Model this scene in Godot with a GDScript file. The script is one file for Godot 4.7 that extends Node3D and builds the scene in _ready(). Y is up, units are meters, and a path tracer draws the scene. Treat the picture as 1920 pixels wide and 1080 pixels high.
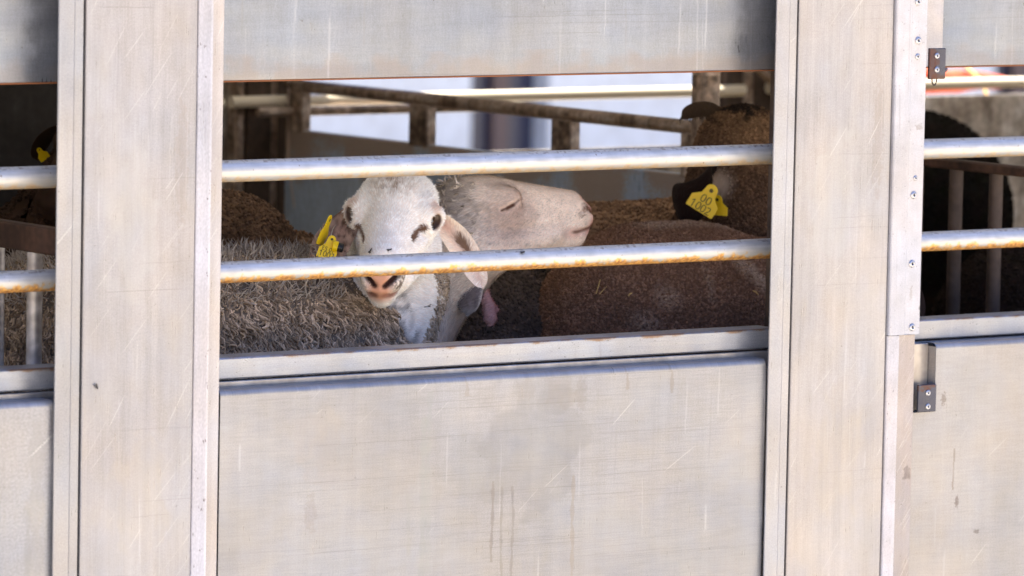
extends Node3D
# A livestock trailer seen close from the side: weathered aluminium panels, slatted openings, sheep looking out.
# x runs along the trailer, y is up, the camera stands on the +z side.

const FLOOR_Y := 0.90
const ZB := -0.06          # plane of the near bars
const ZF := -2.45          # plane of the far wall
var rng := RandomNumberGenerator.new()
var mats := {}

func _ready() -> void:
	rng.seed = 7
	# ---------------------------------------------------------------- camera, sky, sun, exposure
	var cam := Camera3D.new()
	cam.name = "camera"
	cam.fov = 5.855
	cam.near = 0.1
	cam.far = 900.0
	var right := Vector3(0.812999, 0.019013, 0.581954)
	var up := Vector3(0.038671, 0.995497, -0.086547)
	var fwd := Vector3(0.580979, -0.092867, -0.808603)
	cam.transform = Transform3D(Basis(right, up, -fwd), Vector3(-5.2288, 2.3358, 7.2774))
	var lens := CameraAttributesPhysical.new()
	lens.frustum_focal_length = 234.6
	lens.frustum_focus_distance = 9.10
	lens.frustum_near = 0.1
	lens.frustum_far = 900.0
	lens.exposure_aperture = 7.0
	cam.attributes = lens
	add_child(cam)
	cam.current = true

	var we := WorldEnvironment.new()
	we.name = "world_environment"
	var env := Environment.new()
	env.background_mode = Environment.BG_SKY
	var sky := Sky.new()
	var sm := ProceduralSkyMaterial.new()
	sm.sky_top_color = Color(0.30, 0.47, 0.76)
	sm.sky_horizon_color = Color(0.83, 0.825, 0.80)
	sm.sky_energy_multiplier = 0.80
	sm.sky_curve = 0.16
	sm.ground_bottom_color = Color(0.42, 0.38, 0.34)
	sm.ground_horizon_color = Color(0.70, 0.72, 0.74)
	sm.sun_angle_max = 3.0
	sky.sky_material = sm
	env.sky = sky
	env.tonemap_mode = Environment.TONE_MAPPER_LINEAR
	env.tonemap_exposure = 4.75
	env.sdfgi_enabled = true
	env.ssao_enabled = true
	env.ssil_enabled = true
	we.environment = env
	add_child(we)

	var sun := DirectionalLight3D.new()
	sun.name = "sun"
	sun.light_energy = 1.6
	sun.light_color = Color(1.0, 0.95, 0.86)
	sun.light_angular_distance = 0.5
	sun.shadow_enabled = true
	var tosun := Vector3(-0.15, 0.955, -0.24).normalized()
	sun.transform = Transform3D(Basis.looking_at(-tosun, Vector3.UP), Vector3(0, 8, 0))
	add_child(sun)

	# ---------------------------------------------------------------- materials
	mats.cream_dirt = flat_mat(Color(0.70, 0.62, 0.48), 0.9)
	mats.dark_steel = worn_mat(31, Color(0.30, 0.25, 0.225), 0.28, 0.7, 0.25)
	mats.grimy_steel = worn_mat(32, Color(0.56, 0.495, 0.455), 0.65, 0.42, 0.45)
	mats.grimy_panel = worn_mat(33, Color(0.72, 0.70, 0.69), 0.4, 0.45, 0.3)
	mats.galvanised = worn_mat(34, Color(0.66, 0.63, 0.60), 0.15, 0.32, 0.5)
	mats.far_rail = flat_mat(Color(0.90, 0.87, 0.82), 0.35, 0.1)
	mats.fill_roof = flat_mat(Color(0.88, 0.88, 0.84), 0.6)  # translucent roof material, added to brighten the interior
	mats.fill_roof.backlight_enabled = true
	mats.fill_roof.backlight = Color(0.50, 0.49, 0.46)
	mats.rivet = flat_mat(Color(0.66, 0.66, 0.68), 0.35, 0.8)
	mats.hole = flat_mat(Color(0.10, 0.10, 0.11), 0.7)
	mats.tyre = flat_mat(Color(0.16, 0.16, 0.16), 0.9)
	mats.tag = flat_mat(Color(0.93, 0.79, 0.02), 0.45)
	mats.tag_print = flat_mat(Color(0.30, 0.27, 0.06), 0.6)
	mats.black_plastic = flat_mat(Color(0.08, 0.08, 0.09), 0.4)
	mats.coat = tinted_mat(0.95)
	mats.straw = flat_mat(Color(0.80, 0.66, 0.42), 0.8)

	build_ground()
	build_background()
	build_trailer()
	build_flock()
	build_small_things()


# ==================================================================== materials
func flat_mat(c: Color, rough: float, metal := 0.0) -> StandardMaterial3D:
	var m := StandardMaterial3D.new()
	m.albedo_color = c
	m.roughness = rough
	m.metallic = metal
	return m

func tinted_mat(rough: float) -> StandardMaterial3D:
	var m := StandardMaterial3D.new()
	m.vertex_color_use_as_albedo = true
	m.roughness = rough
	m.metallic_specular = 0.25
	return m

func noise_img(w: int, h: int, freq: float, sd: int, oct := 4) -> Image:
	var n := FastNoiseLite.new()
	n.noise_type = FastNoiseLite.TYPE_SIMPLEX_SMOOTH
	n.seed = sd
	n.frequency = freq
	n.fractal_octaves = oct
	return n.get_image(w, h, false, false, true)

func streak(w: int, h: int, nw: int, nh: int, freq: float, sd: int, oct := 4) -> PackedByteArray:
	var im := noise_img(nw, nh, freq, sd, oct)
	if nw != w or nh != h:
		im.resize(w, h, Image.INTERPOLATE_CUBIC)
	return im.get_data()

# A mottled worn surface, laid over objects by world position.
func worn_mat(sd: int, c: Color, amount: float, rough: float, metal: float) -> StandardMaterial3D:
	var w := 256
	var a := streak(w, w, w, w, 0.02, sd)
	var b := streak(w, w, w, w, 0.12, sd + 1)
	var v := streak(w, w, w, 24, 0.09, sd + 2)
	var out := PackedByteArray()
	out.resize(w * w * 3)
	for i in w * w:
		var k := 1.0 + amount * ((a[i] - 128) * 0.006 + (b[i] - 128) * 0.0035 + (v[i] - 128) * 0.003)
		var t := (a[i] - 128) * 0.0008 * amount
		out[i * 3] = clampi(int(c.r * k * (1.0 - t) * 255.0), 0, 255)
		out[i * 3 + 1] = clampi(int(c.g * k * 255.0), 0, 255)
		out[i * 3 + 2] = clampi(int(c.b * k * (1.0 + t) * 255.0), 0, 255)
	var m := StandardMaterial3D.new()
	m.albedo_texture = ImageTexture.create_from_image(Image.create_from_data(w, w, false, Image.FORMAT_RGB8, out))
	m.uv1_triplanar = true
	m.uv1_world_triplanar = true
	m.uv1_scale = Vector3(1.7, 1.7, 1.7)
	m.roughness = rough
	m.metallic = metal
	return m

func dab(im: Image, x: int, y: int, c: Color, a: float) -> void:
	if x < 0 or y < 0 or x >= im.get_width() or y >= im.get_height():
		return
	im.set_pixel(x, y, im.get_pixel(x, y).lerp(c, clampf(a, 0.0, 1.0)))

func soft_line(im: Image, a: Vector2, b: Vector2, half: float, c: Color, alpha: float) -> void:
	var lo := Vector2(minf(a.x, b.x), minf(a.y, b.y)) - Vector2(half + 2, half + 2)
	var n := int(a.distance_to(b)) + 1
	var perp := (b - a).normalized().orthogonal()
	var r := int(ceil(half + 1.0))
	for i in n:
		var t := float(i) / n
		var p := a.lerp(b, t)
		var fade := minf(1.0, minf(t, 1.0 - t) * 6.0)
		for j in range(-r, r + 1):
			var q := p + perp * float(j)
			var k := clampf(half + 0.5 - absf(j), 0.0, 1.0)
			if k > 0.0:
				dab(im, int(q.x), int(q.y), c, alpha * k * fade)

# Brushed and weathered aluminium sheet covering x0..x1, y0..y1 metres.
func sheet_mat(sd: int, x0: float, x1: float, y0: float, y1: float, base: Color, o := {}) -> StandardMaterial3D:
	var w: int = o.get("w", 1024)
	var h: int = o.get("h", 512)
	var big := streak(w, h, w / 4, h / 4, 0.012, sd)
	var mid := streak(w, h, w / 2, h / 2, 0.03, sd + 1)
	var vs := streak(w, h, w, 5, 0.035, sd + 2)
	var vf := streak(w, h, w, 56, 0.24, sd + 3)
	var hs := streak(w, h, 6, h, 0.06, sd + 4)
	var hf := streak(w, h, 60, h, 0.25, sd + 5)
	var fine := streak(w, h, w, h, 0.35, sd + 6, 2)
	var warm := streak(w, h, w / 4, h / 4, 0.016, sd + 7)
	var kv: float = o.get("vert", 1.0)
	var kh: float = o.get("horiz", 1.0)
	var edge: float = o.get("bottom_dirt", 0.0)
	var rust: float = o.get("top_rust", 0.0)
	var out := PackedByteArray()
	out.resize(w * h * 3)
	var rough := PackedByteArray()
	rough.resize(w * h)
	for y in h:
		var fy := float(y) / h
		for x in w:
			var i := y * w + x
			var k := 1.0 + (big[i] - 128) * 0.00034 + (mid[i] - 128) * 0.00040 + (fine[i] - 128) * 0.00062
			k += kv * ((vs[i] - 128) * 0.00014 + (vf[i] - 128) * 0.00026) + kh * ((hs[i] - 128) * 0.00004 + (hf[i] - 128) * 0.00022)
			var t := (warm[i] - 128) * 0.00014
			var r := base.r * k * (1.0 + t)
			var g := base.g * k
			var b := base.b * k * (1.0 - t * 1.3)
			if edge > 0.0 and fy > 0.86:
				var e := edge * clampf((fy - 0.86) / 0.14 * 1.4 + (mid[i] - 150) * 0.008, 0.0, 1.0)
				r = lerpf(r, 0.56, e * 0.55); g = lerpf(g, 0.50, e * 0.6); b = lerpf(b, 0.45, e * 0.6)
			if rust > 0.0:
				var rc: Color = o.get("rust_colour", Color(0.62, 0.43, 0.28))
				var e2 := clampf((rust - fy) / rust * 1.6 + (mid[i] - 140) * 0.013 + (fine[i] - 128) * 0.006, 0.0, 1.0) if fy < rust * 1.5 else 0.0
				r = lerpf(r, rc.r, e2 * 0.8); g = lerpf(g, rc.g, e2 * 0.8); b = lerpf(b, rc.b, e2 * 0.8)
			out[i * 3] = clampi(int(r * 255.0), 0, 255)
			out[i * 3 + 1] = clampi(int(g * 255.0), 0, 255)
			out[i * 3 + 2] = clampi(int(b * 255.0), 0, 255)
			rough[i] = clampi(104 + (mid[i] - 128) / 4 + (vf[i] - 128) / 5, 50, 200)
	var im := Image.create_from_data(w, h, false, Image.FORMAT_RGB8, out)
	var rr := RandomNumberGenerator.new()
	rr.seed = sd * 13 + 5
	var px := w / (x1 - x0)
	var py := h / (y1 - y0)
	for d in o.get("stains", []):      # [x, y, rx, ry, colour, strength]: an uneven patch with a darker rim
		stain(im, (d[0] - x0) * px, (y1 - d[1]) * py, d[2] * px, d[3] * py, d[4], d[5], sd + int(d[0] * 1000.0))
	for d in o.get("drips", []):       # [x, y0, y1, width, colour, strength]
		var x: float = (d[0] - x0) * px
		var yy: float = (y1 - d[1]) * py
		var ye: float = (y1 - d[2]) * py
		var drift := 0.0
		while yy < ye:
			drift += rr.randf_range(-0.25, 0.25)
			var hw: float = d[3] * px * 0.5 * (0.7 + 0.3 * sin(yy * 0.13) + 0.2 * rr.randf())
			for j in range(int(-hw) - 1, int(hw) + 2):
				dab(im, int(x + drift) + j, int(yy), d[4], d[5] * clampf(hw + 0.6 - absf(j), 0.0, 1.0) * rr.randf_range(0.6, 1.0))
			yy += 1.0
		dab(im, int(x + drift), int(ye), d[4], d[5])
	for i in int(o.get("scratches", 0)):   # fine bright slanting scratches
		var p := Vector2(rr.randf() * w, rr.randf() * h)
		var ln := rr.randf_range(0.015, 0.085) * px
		var ang := deg_to_rad(rr.randf_range(-54.0, -38.0))
		soft_line(im, p, p + Vector2(cos(ang), sin(ang)) * ln, rr.randf_range(0.1, 0.6), Color(0.86, 0.85, 0.84), rr.randf_range(0.10, 0.5))
	for i in int(o.get("hlines", 0)):      # long faint horizontal rubs
		var p2 := Vector2(rr.randf() * w * 0.7, rr.randf() * h)
		var ln2 := rr.randf_range(0.06, 0.45) * px
		soft_line(im, p2, p2 + Vector2(ln2, rr.randf_range(-3.0, 3.0)), rr.randf_range(0.1, 0.6), Color(0.36, 0.34, 0.33), rr.randf_range(0.08, 0.34))
	for i in int(o.get("vlines", 0)):
		var p3 := Vector2(rr.randf() * w, rr.randf() * h * 0.8)
		soft_line(im, p3, p3 + Vector2(rr.randf_range(-4.0, 4.0), rr.randf_range(0.03, 0.2) * py), rr.randf_range(0.3, 1.8), [Color(0.76, 0.76, 0.77), Color(0.50, 0.49, 0.49)][i % 2], rr.randf_range(0.08, 0.3))
	for i in int(o.get("specks", 0)):      # specks of dirt
		var q := Vector2i(rr.randi() % w, rr.randi() % h)
		var n := 1 + rr.randi() % 4
		for j in n:
			dab(im, q.x + rr.randi() % 3 - 1, q.y + rr.randi() % 3 - 1, Color(0.20, 0.16, 0.14), rr.randf_range(0.2, 0.75))
	for d in o.get("marks", []):           # [x, y, rx, ry, colour, strength]: small smears
		stain(im, (d[0] - x0) * px, (y1 - d[1]) * py, d[2] * px, d[3] * py, d[4], d[5], 17 + int(absf(d[1]) * 3000.0))
	var m := StandardMaterial3D.new()
	m.albedo_texture = ImageTexture.create_from_image(im)
	m.uv1_scale = Vector3(1.0 / (x1 - x0), -1.0 / (y1 - y0), 1)
	m.uv1_offset = Vector3(-x0 / (x1 - x0), y1 / (y1 - y0), 0)
	m.roughness = 1.0
	m.roughness_texture = ImageTexture.create_from_image(Image.create_from_data(w, h, false, Image.FORMAT_L8, rough))
	m.roughness_texture_channel = BaseMaterial3D.TEXTURE_CHANNEL_RED
	m.metallic = o.get("metal", 0.45)
	m.normal_enabled = true
	m.normal_texture = waves()
	m.normal_scale = 0.5
	return m

var wave_tex: ImageTexture
func waves() -> ImageTexture:
	if wave_tex == null:
		var im := noise_img(256, 256, 0.011, 71, 2)
		im.convert(Image.FORMAT_RGBA8)
		im.bump_map_to_normal_map(2.0)
		wave_tex = ImageTexture.create_from_image(im)
	return wave_tex

func stain(im: Image, cx: float, cy: float, rx: float, ry: float, c: Color, s: float, sd: int) -> void:
	var n := FastNoiseLite.new()
	n.seed = sd
	n.frequency = 0.9 / maxf(minf(rx, ry), 2.0)
	n.fractal_octaves = 4
	for y in range(int(cy - ry * 1.5), int(cy + ry * 1.5) + 1):
		for x in range(int(cx - rx * 1.5), int(cx + rx * 1.5) + 1):
			var d := Vector2((x - cx) / rx, (y - cy) / ry).length() + n.get_noise_2d(x, y) * 0.75
			if d < 1.0:
				var a := clampf((1.0 - d) * 5.0, 0.0, 1.0) * (0.65 + 0.35 * clampf(1.0 - (1.0 - d) * 6.0, 0.0, 1.0))
				dab(im, x, y, c, s * a * (0.75 + 0.5 * n.get_noise_2d(x * 3.0, y * 0.8 + 99.0)))

# Galvanised tube: u in metres along the tube, v once round it (0.25 top, 0.5 front, 0.75 underneath).
func bar_mat(sd: int, rust: float) -> StandardMaterial3D:
	var w := 1024
	var h := 96
	var a := streak(w, h, w, h, 0.035, sd)
	var b := streak(w, h, w, h, 0.12, sd + 1)
	var l := streak(w, h, 80, h, 0.2, sd + 2)
	var out := PackedByteArray()
	out.resize(w * h * 3)
	for y in h:
		var v := float(y) / h
		for x in w:
			var i := y * w + x
			var k := 1.0 + (a[i] - 128) * 0.0004 + (l[i] - 128) * 0.0005
			var r := 0.705 * k
			var g := 0.705 * k
			var bl := 0.705 * k
			if v > 0.47 and v < 0.9:
				var film := clampf((v - 0.47) * 5.0, 0.0, 1.0) * clampf(0.45 + (l[i] - 128) * 0.004 + (a[i] - 128) * 0.005, 0.0, 1.0) * (0.50 + 0.40 * rust)
				r = lerpf(r, 0.66, film); g = lerpf(g, 0.55, film); bl = lerpf(bl, 0.40, film)
			var e := 0.0
			if v > 0.5 and v < 0.95:
				e = clampf((v - (0.600 - 0.052 * rust)) * 15.0 + (a[i] - 128) * 0.010 + (b[i] - 128) * 0.005, 0.0, 1.0) * rust
			r = lerpf(r, 0.74 * (1.0 + (b[i] - 128) * 0.0022), e); g = lerpf(g, 0.545 * (1.0 + (b[i] - 128) * 0.003), e); bl = lerpf(bl, 0.31 * (1.0 + (b[i] - 128) * 0.003), e)
			if v > 0.17 and v < 0.36:
				var e2 := clampf((b[i] - 150) * 0.012 + (a[i] - 130) * 0.008, 0.0, 0.55)
				r = lerpf(r, 0.45, e2); g = lerpf(g, 0.42, e2); bl = lerpf(bl, 0.40, e2)
			if b[i] > 222 and a[i] > 120:
				r = lerpf(r, 0.36, 0.6); g = lerpf(g, 0.28, 0.6); bl = lerpf(bl, 0.22, 0.6)
			out[i * 3] = clampi(int(r * 255.0), 0, 255)
			out[i * 3 + 1] = clampi(int(g * 255.0), 0, 255)
			out[i * 3 + 2] = clampi(int(bl * 255.0), 0, 255)
	var m := StandardMaterial3D.new()
	m.albedo_texture = ImageTexture.create_from_image(Image.create_from_data(w, h, false, Image.FORMAT_RGB8, out))
	m.roughness = 0.43
	m.metallic = 0.4
	m.uv1_scale = Vector3(0.9, 1, 1)
	m.uv1_offset = Vector3(sd * 0.137, 0, 0)
	return m


# ==================================================================== mesh helpers
func begin() -> SurfaceTool:
	var st := SurfaceTool.new()
	st.begin(Mesh.PRIMITIVE_TRIANGLES)
	return st

func vert(st: SurfaceTool, p: Vector3, n: Vector3, uv: Vector2) -> void:
	st.set_normal(n)
	st.set_uv(uv)
	st.add_vertex(p)

func tri(st: SurfaceTool, a: Vector3, b: Vector3, c: Vector3, na: Vector3, nb: Vector3, nc: Vector3, ua := Vector2(), ub := Vector2(), uc := Vector2()) -> void:
	vert(st, a, na, ua)
	if (b - a).cross(c - a).dot(na + nb + nc) > 0.0:
		vert(st, c, nc, uc); vert(st, b, nb, ub)
	else:
		vert(st, b, nb, ub); vert(st, c, nc, uc)

func planar(p: Vector3, n: Vector3) -> Vector2:
	var a := n.abs()
	if a.z >= a.x and a.z >= a.y * 0.8:
		return Vector2(p.x, p.y)
	if a.x >= a.y:
		return Vector2(p.z, p.y)
	return Vector2(p.x, p.z * 0.3 + p.y)

func face(st: SurfaceTool, pts: Array, outward: Vector3) -> void:
	var n: Vector3 = (pts[1] - pts[0]).cross(pts[2] - pts[0]).normalized()
	if n.length() < 0.5:
		return
	if n.dot(outward) < 0.0:
		n = -n
	for i in range(1, pts.size() - 1):
		tri(st, pts[0], pts[i], pts[i + 1], n, n, n, planar(pts[0], n), planar(pts[i], n), planar(pts[i + 1], n))

# a chamfered box
func box(st: SurfaceTool, c: Vector3, s: Vector3, bev := 0.0, xf := Transform3D()) -> void:
	var h := s * 0.5
	var b := minf(bev, minf(h.x, minf(h.y, h.z)) * 0.9)
	var ax := [Vector3.RIGHT, Vector3.UP, Vector3.BACK]
	var tf := func(v: Vector3) -> Vector3: return xf * (c + v)
	for i in 3:
		var j := (i + 1) % 3
		var k := (i + 2) % 3
		for sg in [-1.0, 1.0]:
			var o: Vector3 = ax[i] * h[i] * sg
			var u: Vector3 = ax[j] * (h[j] - b)
			var v: Vector3 = ax[k] * (h[k] - b)
			face(st, [tf.call(o + u + v), tf.call(o + u - v), tf.call(o - u - v), tf.call(o - u + v)], xf.basis * (ax[i] * sg))
			if b > 0.0:
				for sj in [-1.0, 1.0]:   # chamfer between +-i and +-j, running along k
					var e0: Vector3 = ax[i] * h[i] * sg + ax[j] * (h[j] - b) * sj
					var e1: Vector3 = ax[i] * (h[i] - b) * sg + ax[j] * h[j] * sj
					face(st, [tf.call(e0 + v), tf.call(e0 - v), tf.call(e1 - v), tf.call(e1 + v)], xf.basis * (ax[i] * sg + ax[j] * sj))
	if b > 0.0:
		for sx in [-1.0, 1.0]:
			for sy in [-1.0, 1.0]:
				for sz in [-1.0, 1.0]:
					var g := Vector3(sx, sy, sz)
					face(st, [tf.call(Vector3(h.x, h.y - b, h.z - b) * g), tf.call(Vector3(h.x - b, h.y, h.z - b) * g), tf.call(Vector3(h.x - b, h.y - b, h.z) * g)], xf.basis * g)

func span(st: SurfaceTool, lo: Vector3, hi: Vector3, bev := 0.0) -> void:
	box(st, (lo + hi) * 0.5, (hi - lo).abs(), bev)

# a tube through points; v = 0 at the back (-z), 0.25 on top for level tubes
func tube(st: SurfaceTool, pts: Array, radii: Array, sides := 16, caps := true) -> void:
	var rings := []
	var along := 0.0
	for i in pts.size():
		var d: Vector3 = (pts[mini(i + 1, pts.size() - 1)] - pts[maxi(i - 1, 0)]).normalized()
		var upv := Vector3.UP if absf(d.y) < 0.9 else Vector3.RIGHT
		var s := d.cross(upv).normalized()
		var u := s.cross(d).normalized()
		if i > 0:
			along += pts[i].distance_to(pts[i - 1])
		if s.z > 0.0 and absf(d.x) > 0.7:
			s = -s
		rings.append([pts[i], s, u, radii[mini(i, radii.size() - 1)], along, d])
	for i in rings.size() - 1:
		var A: Array = rings[i]
		var B: Array = rings[i + 1]
		for k in sides:
			var t0 := TAU * k / sides
			var t1 := TAU * (k + 1) / sides
			var a0: Vector3 = A[1] * cos(t0) + A[2] * sin(t0)
			var a1: Vector3 = A[1] * cos(t1) + A[2] * sin(t1)
			var b0: Vector3 = B[1] * cos(t0) + B[2] * sin(t0)
			var b1: Vector3 = B[1] * cos(t1) + B[2] * sin(t1)
			var v0 := float(k) / sides
			var v1 := float(k + 1) / sides
			tri(st, A[0] + a0 * A[3], A[0] + a1 * A[3], B[0] + b1 * B[3], a0, a1, b1, Vector2(A[4], v0), Vector2(A[4], v1), Vector2(B[4], v1))
			tri(st, A[0] + a0 * A[3], B[0] + b1 * B[3], B[0] + b0 * B[3], a0, b1, b0, Vector2(A[4], v0), Vector2(B[4], v1), Vector2(B[4], v0))
	if caps:
		for e in [0, rings.size() - 1]:
			var R: Array = rings[e]
			var n: Vector3 = R[5] * (-1.0 if e == 0 else 1.0)
			for k in sides:
				var t0 := TAU * k / sides
				var t1 := TAU * (k + 1) / sides
				tri(st, R[0], R[0] + (R[1] * cos(t0) + R[2] * sin(t0)) * R[3], R[0] + (R[1] * cos(t1) + R[2] * sin(t1)) * R[3], n, n, n, Vector2(R[4], 0.5), Vector2(R[4], 0.5), Vector2(R[4], 0.5))

# turned shape: profile of (radius, height) about an axis
func lathe(st: SurfaceTool, prof: Array, xf: Transform3D, sides := 20) -> void:
	for i in prof.size() - 1:
		var p: Vector2 = prof[i]
		var q: Vector2 = prof[i + 1]
		var nn := Vector2(q.y - p.y, -(q.x - p.x)).normalized()
		for k in sides:
			var t0 := TAU * k / sides
			var t1 := TAU * (k + 1) / sides
			var c0 := Vector3(cos(t0), 0, sin(t0))
			var c1 := Vector3(cos(t1), 0, sin(t1))
			var n0: Vector3 = xf.basis * (c0 * nn.x + Vector3.UP * nn.y)
			var n1: Vector3 = xf.basis * (c1 * nn.x + Vector3.UP * nn.y)
			var a: Vector3 = xf * (c0 * p.x + Vector3.UP * p.y)
			var b: Vector3 = xf * (c1 * p.x + Vector3.UP * p.y)
			var c: Vector3 = xf * (c1 * q.x + Vector3.UP * q.y)
			var d: Vector3 = xf * (c0 * q.x + Vector3.UP * q.y)
			if p.x > 0.0:
				tri(st, a, b, c, n0, n1, n1)
			if q.x > 0.0:
				tri(st, a, c, d, n0, n1, n0)

# a profile of (x, z) points swept straight up
func sweep_up(st: SurfaceTool, pts: Array, y0: float, y1: float) -> void:
	for i in pts.size() - 1:
		var a: Vector2 = pts[i]
		var b: Vector2 = pts[i + 1]
		var n := Vector3(-(b.y - a.y), 0, b.x - a.x)
		face(st, [Vector3(a.x, y0, a.y), Vector3(b.x, y0, b.y), Vector3(b.x, y1, b.y), Vector3(a.x, y1, a.y)], n)

var used := {}
func named(s: String, parent: Node) -> String:
	var key := str(parent.get_instance_id()) + s
	used[key] = used.get(key, -1) + 1
	return s if used[key] == 0 else "%s_%03d" % [s, used[key]]

func part(called: String, st: SurfaceTool, mat: Material, parent: Node, kind := "") -> MeshInstance3D:
	var mi := MeshInstance3D.new()
	mi.name = named(called, parent)
	mi.mesh = st.commit()
	mi.material_override = mat
	if kind:
		mi.set_meta("kind", kind)
	parent.add_child(mi, true)
	return mi

func thing(called: String, label: String, category: String, at := Vector3.ZERO, group := "") -> Node3D:
	var o := Node3D.new()
	o.name = named(called, self)
	o.position = at
	o.set_meta("label", label)
	o.set_meta("category", category)
	if group:
		o.set_meta("group", group)
	add_child(o, true)
	return o


# ==================================================================== setting
func build_ground() -> void:
	var st := begin()
	var n := 24
	for i in n:
		for j in n:
			var x0 := -400.0 + 800.0 * i / n
			var z0 := -400.0 + 800.0 * j / n
			face(st, [Vector3(x0, 0, z0), Vector3(x0 + 800.0 / n, 0, z0), Vector3(x0 + 800.0 / n, 0, z0 + 800.0 / n), Vector3(x0, 0, z0 + 800.0 / n)], Vector3.UP)
	var m := worn_mat(41, Color(0.765, 0.735, 0.675), 0.2, 0.9, 0.0)
	m.uv1_scale = Vector3(0.2, 0.2, 0.2)
	var g := part("ground", st, m, self)
	g.set_meta("kind", "structure")
	g.set_meta("label", "pale sunlit concrete yard under the livestock trailer")

func build_background() -> void:
	var b := thing("white_building", "pale white building with narrow dark windows, blurred beyond the far rails of the trailer", "building", Vector3(8.5, 0, -12.0))
	var clad := worn_mat(51, Color(0.73, 0.755, 0.785), 0.06, 0.6, 0.0)
	var glass := flat_mat(Color(0.12, 0.14, 0.24), 0.35)
	var frame := flat_mat(Color(0.30, 0.24, 0.24), 0.6)
	# wall in panels between the window strips: strips centred at these x (local), 0.40 wide
	var strips := [-5.6, -2.84, 0.10, 2.98, 5.7]
	var x := -8.0
	for s in strips + [8.4]:
		var e: float = s - 0.20 if s < 8.0 else 8.4
		var st := begin()
		span(st, Vector3(x, 0, -0.2), Vector3(e, 5.2, 0.0), 0.01)
		part("wall_panel", st, clad, b)
		x = s + 0.20
	for s in strips:
		var st2 := begin()
		span(st2, Vector3(s - 0.20, 0, -0.2), Vector3(s + 0.20, 0.35, -0.02))
		part("wall_panel", st2, clad, b)
		var st3 := begin()
		span(st3, Vector3(s - 0.20, 4.6, -0.2), Vector3(s + 0.20, 5.2, -0.02))
		part("wall_panel", st3, clad, b)
		var sg := begin()
		span(sg, Vector3(s - 0.20, 0.35, -0.2), Vector3(s + 0.20, 4.6, -0.12))
		var wn := part("window", sg, glass, b)
		var sf := begin()
		span(sf, Vector3(s - 0.035, 0.35, -0.12), Vector3(s + 0.045, 4.6, -0.08))
		part("mullion", sf, frame, wn)
	var sr := begin()
	span(sr, Vector3(-8.3, 5.2, -6.0), Vector3(8.7, 5.45, 0.25), 0.02)
	part("roof", sr, flat_mat(Color(0.5, 0.5, 0.52), 0.7), b)
	var sb := begin()
	span(sb, Vector3(-8.0, 0, -5.8), Vector3(8.4, 5.2, -5.6))
	span(sb, Vector3(-8.0, 0, -5.6), Vector3(-7.8, 5.2, -0.2))
	span(sb, Vector3(8.2, 0, -5.6), Vector3(8.4, 5.2, -0.2))
	part("rear_wall", sb, clad, b)


# ==================================================================== trailer
func rivet(parent: Node, p: Vector3, r: float, called := "rivet") -> void:
	var st := begin()
	var xf := Transform3D(Basis(Vector3.RIGHT, Vector3.BACK, Vector3.DOWN), p)
	lathe(st, [Vector2(r, 0), Vector2(r * 0.97, r * 0.18), Vector2(r * 0.75, r * 0.36), Vector2(r * 0.45, r * 0.42), Vector2(r * 0.30, r * 0.30), Vector2(r * 0.26, -r * 0.1)], xf, 18)
	var rv := part(called, st, mats.rivet, parent)
	var sh := begin()
	lathe(sh, [Vector2(r * 0.28, r * 0.05), Vector2(0, r * 0.05)], xf, 12)
	part("pin_hole", sh, mats.hole, rv)

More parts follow.
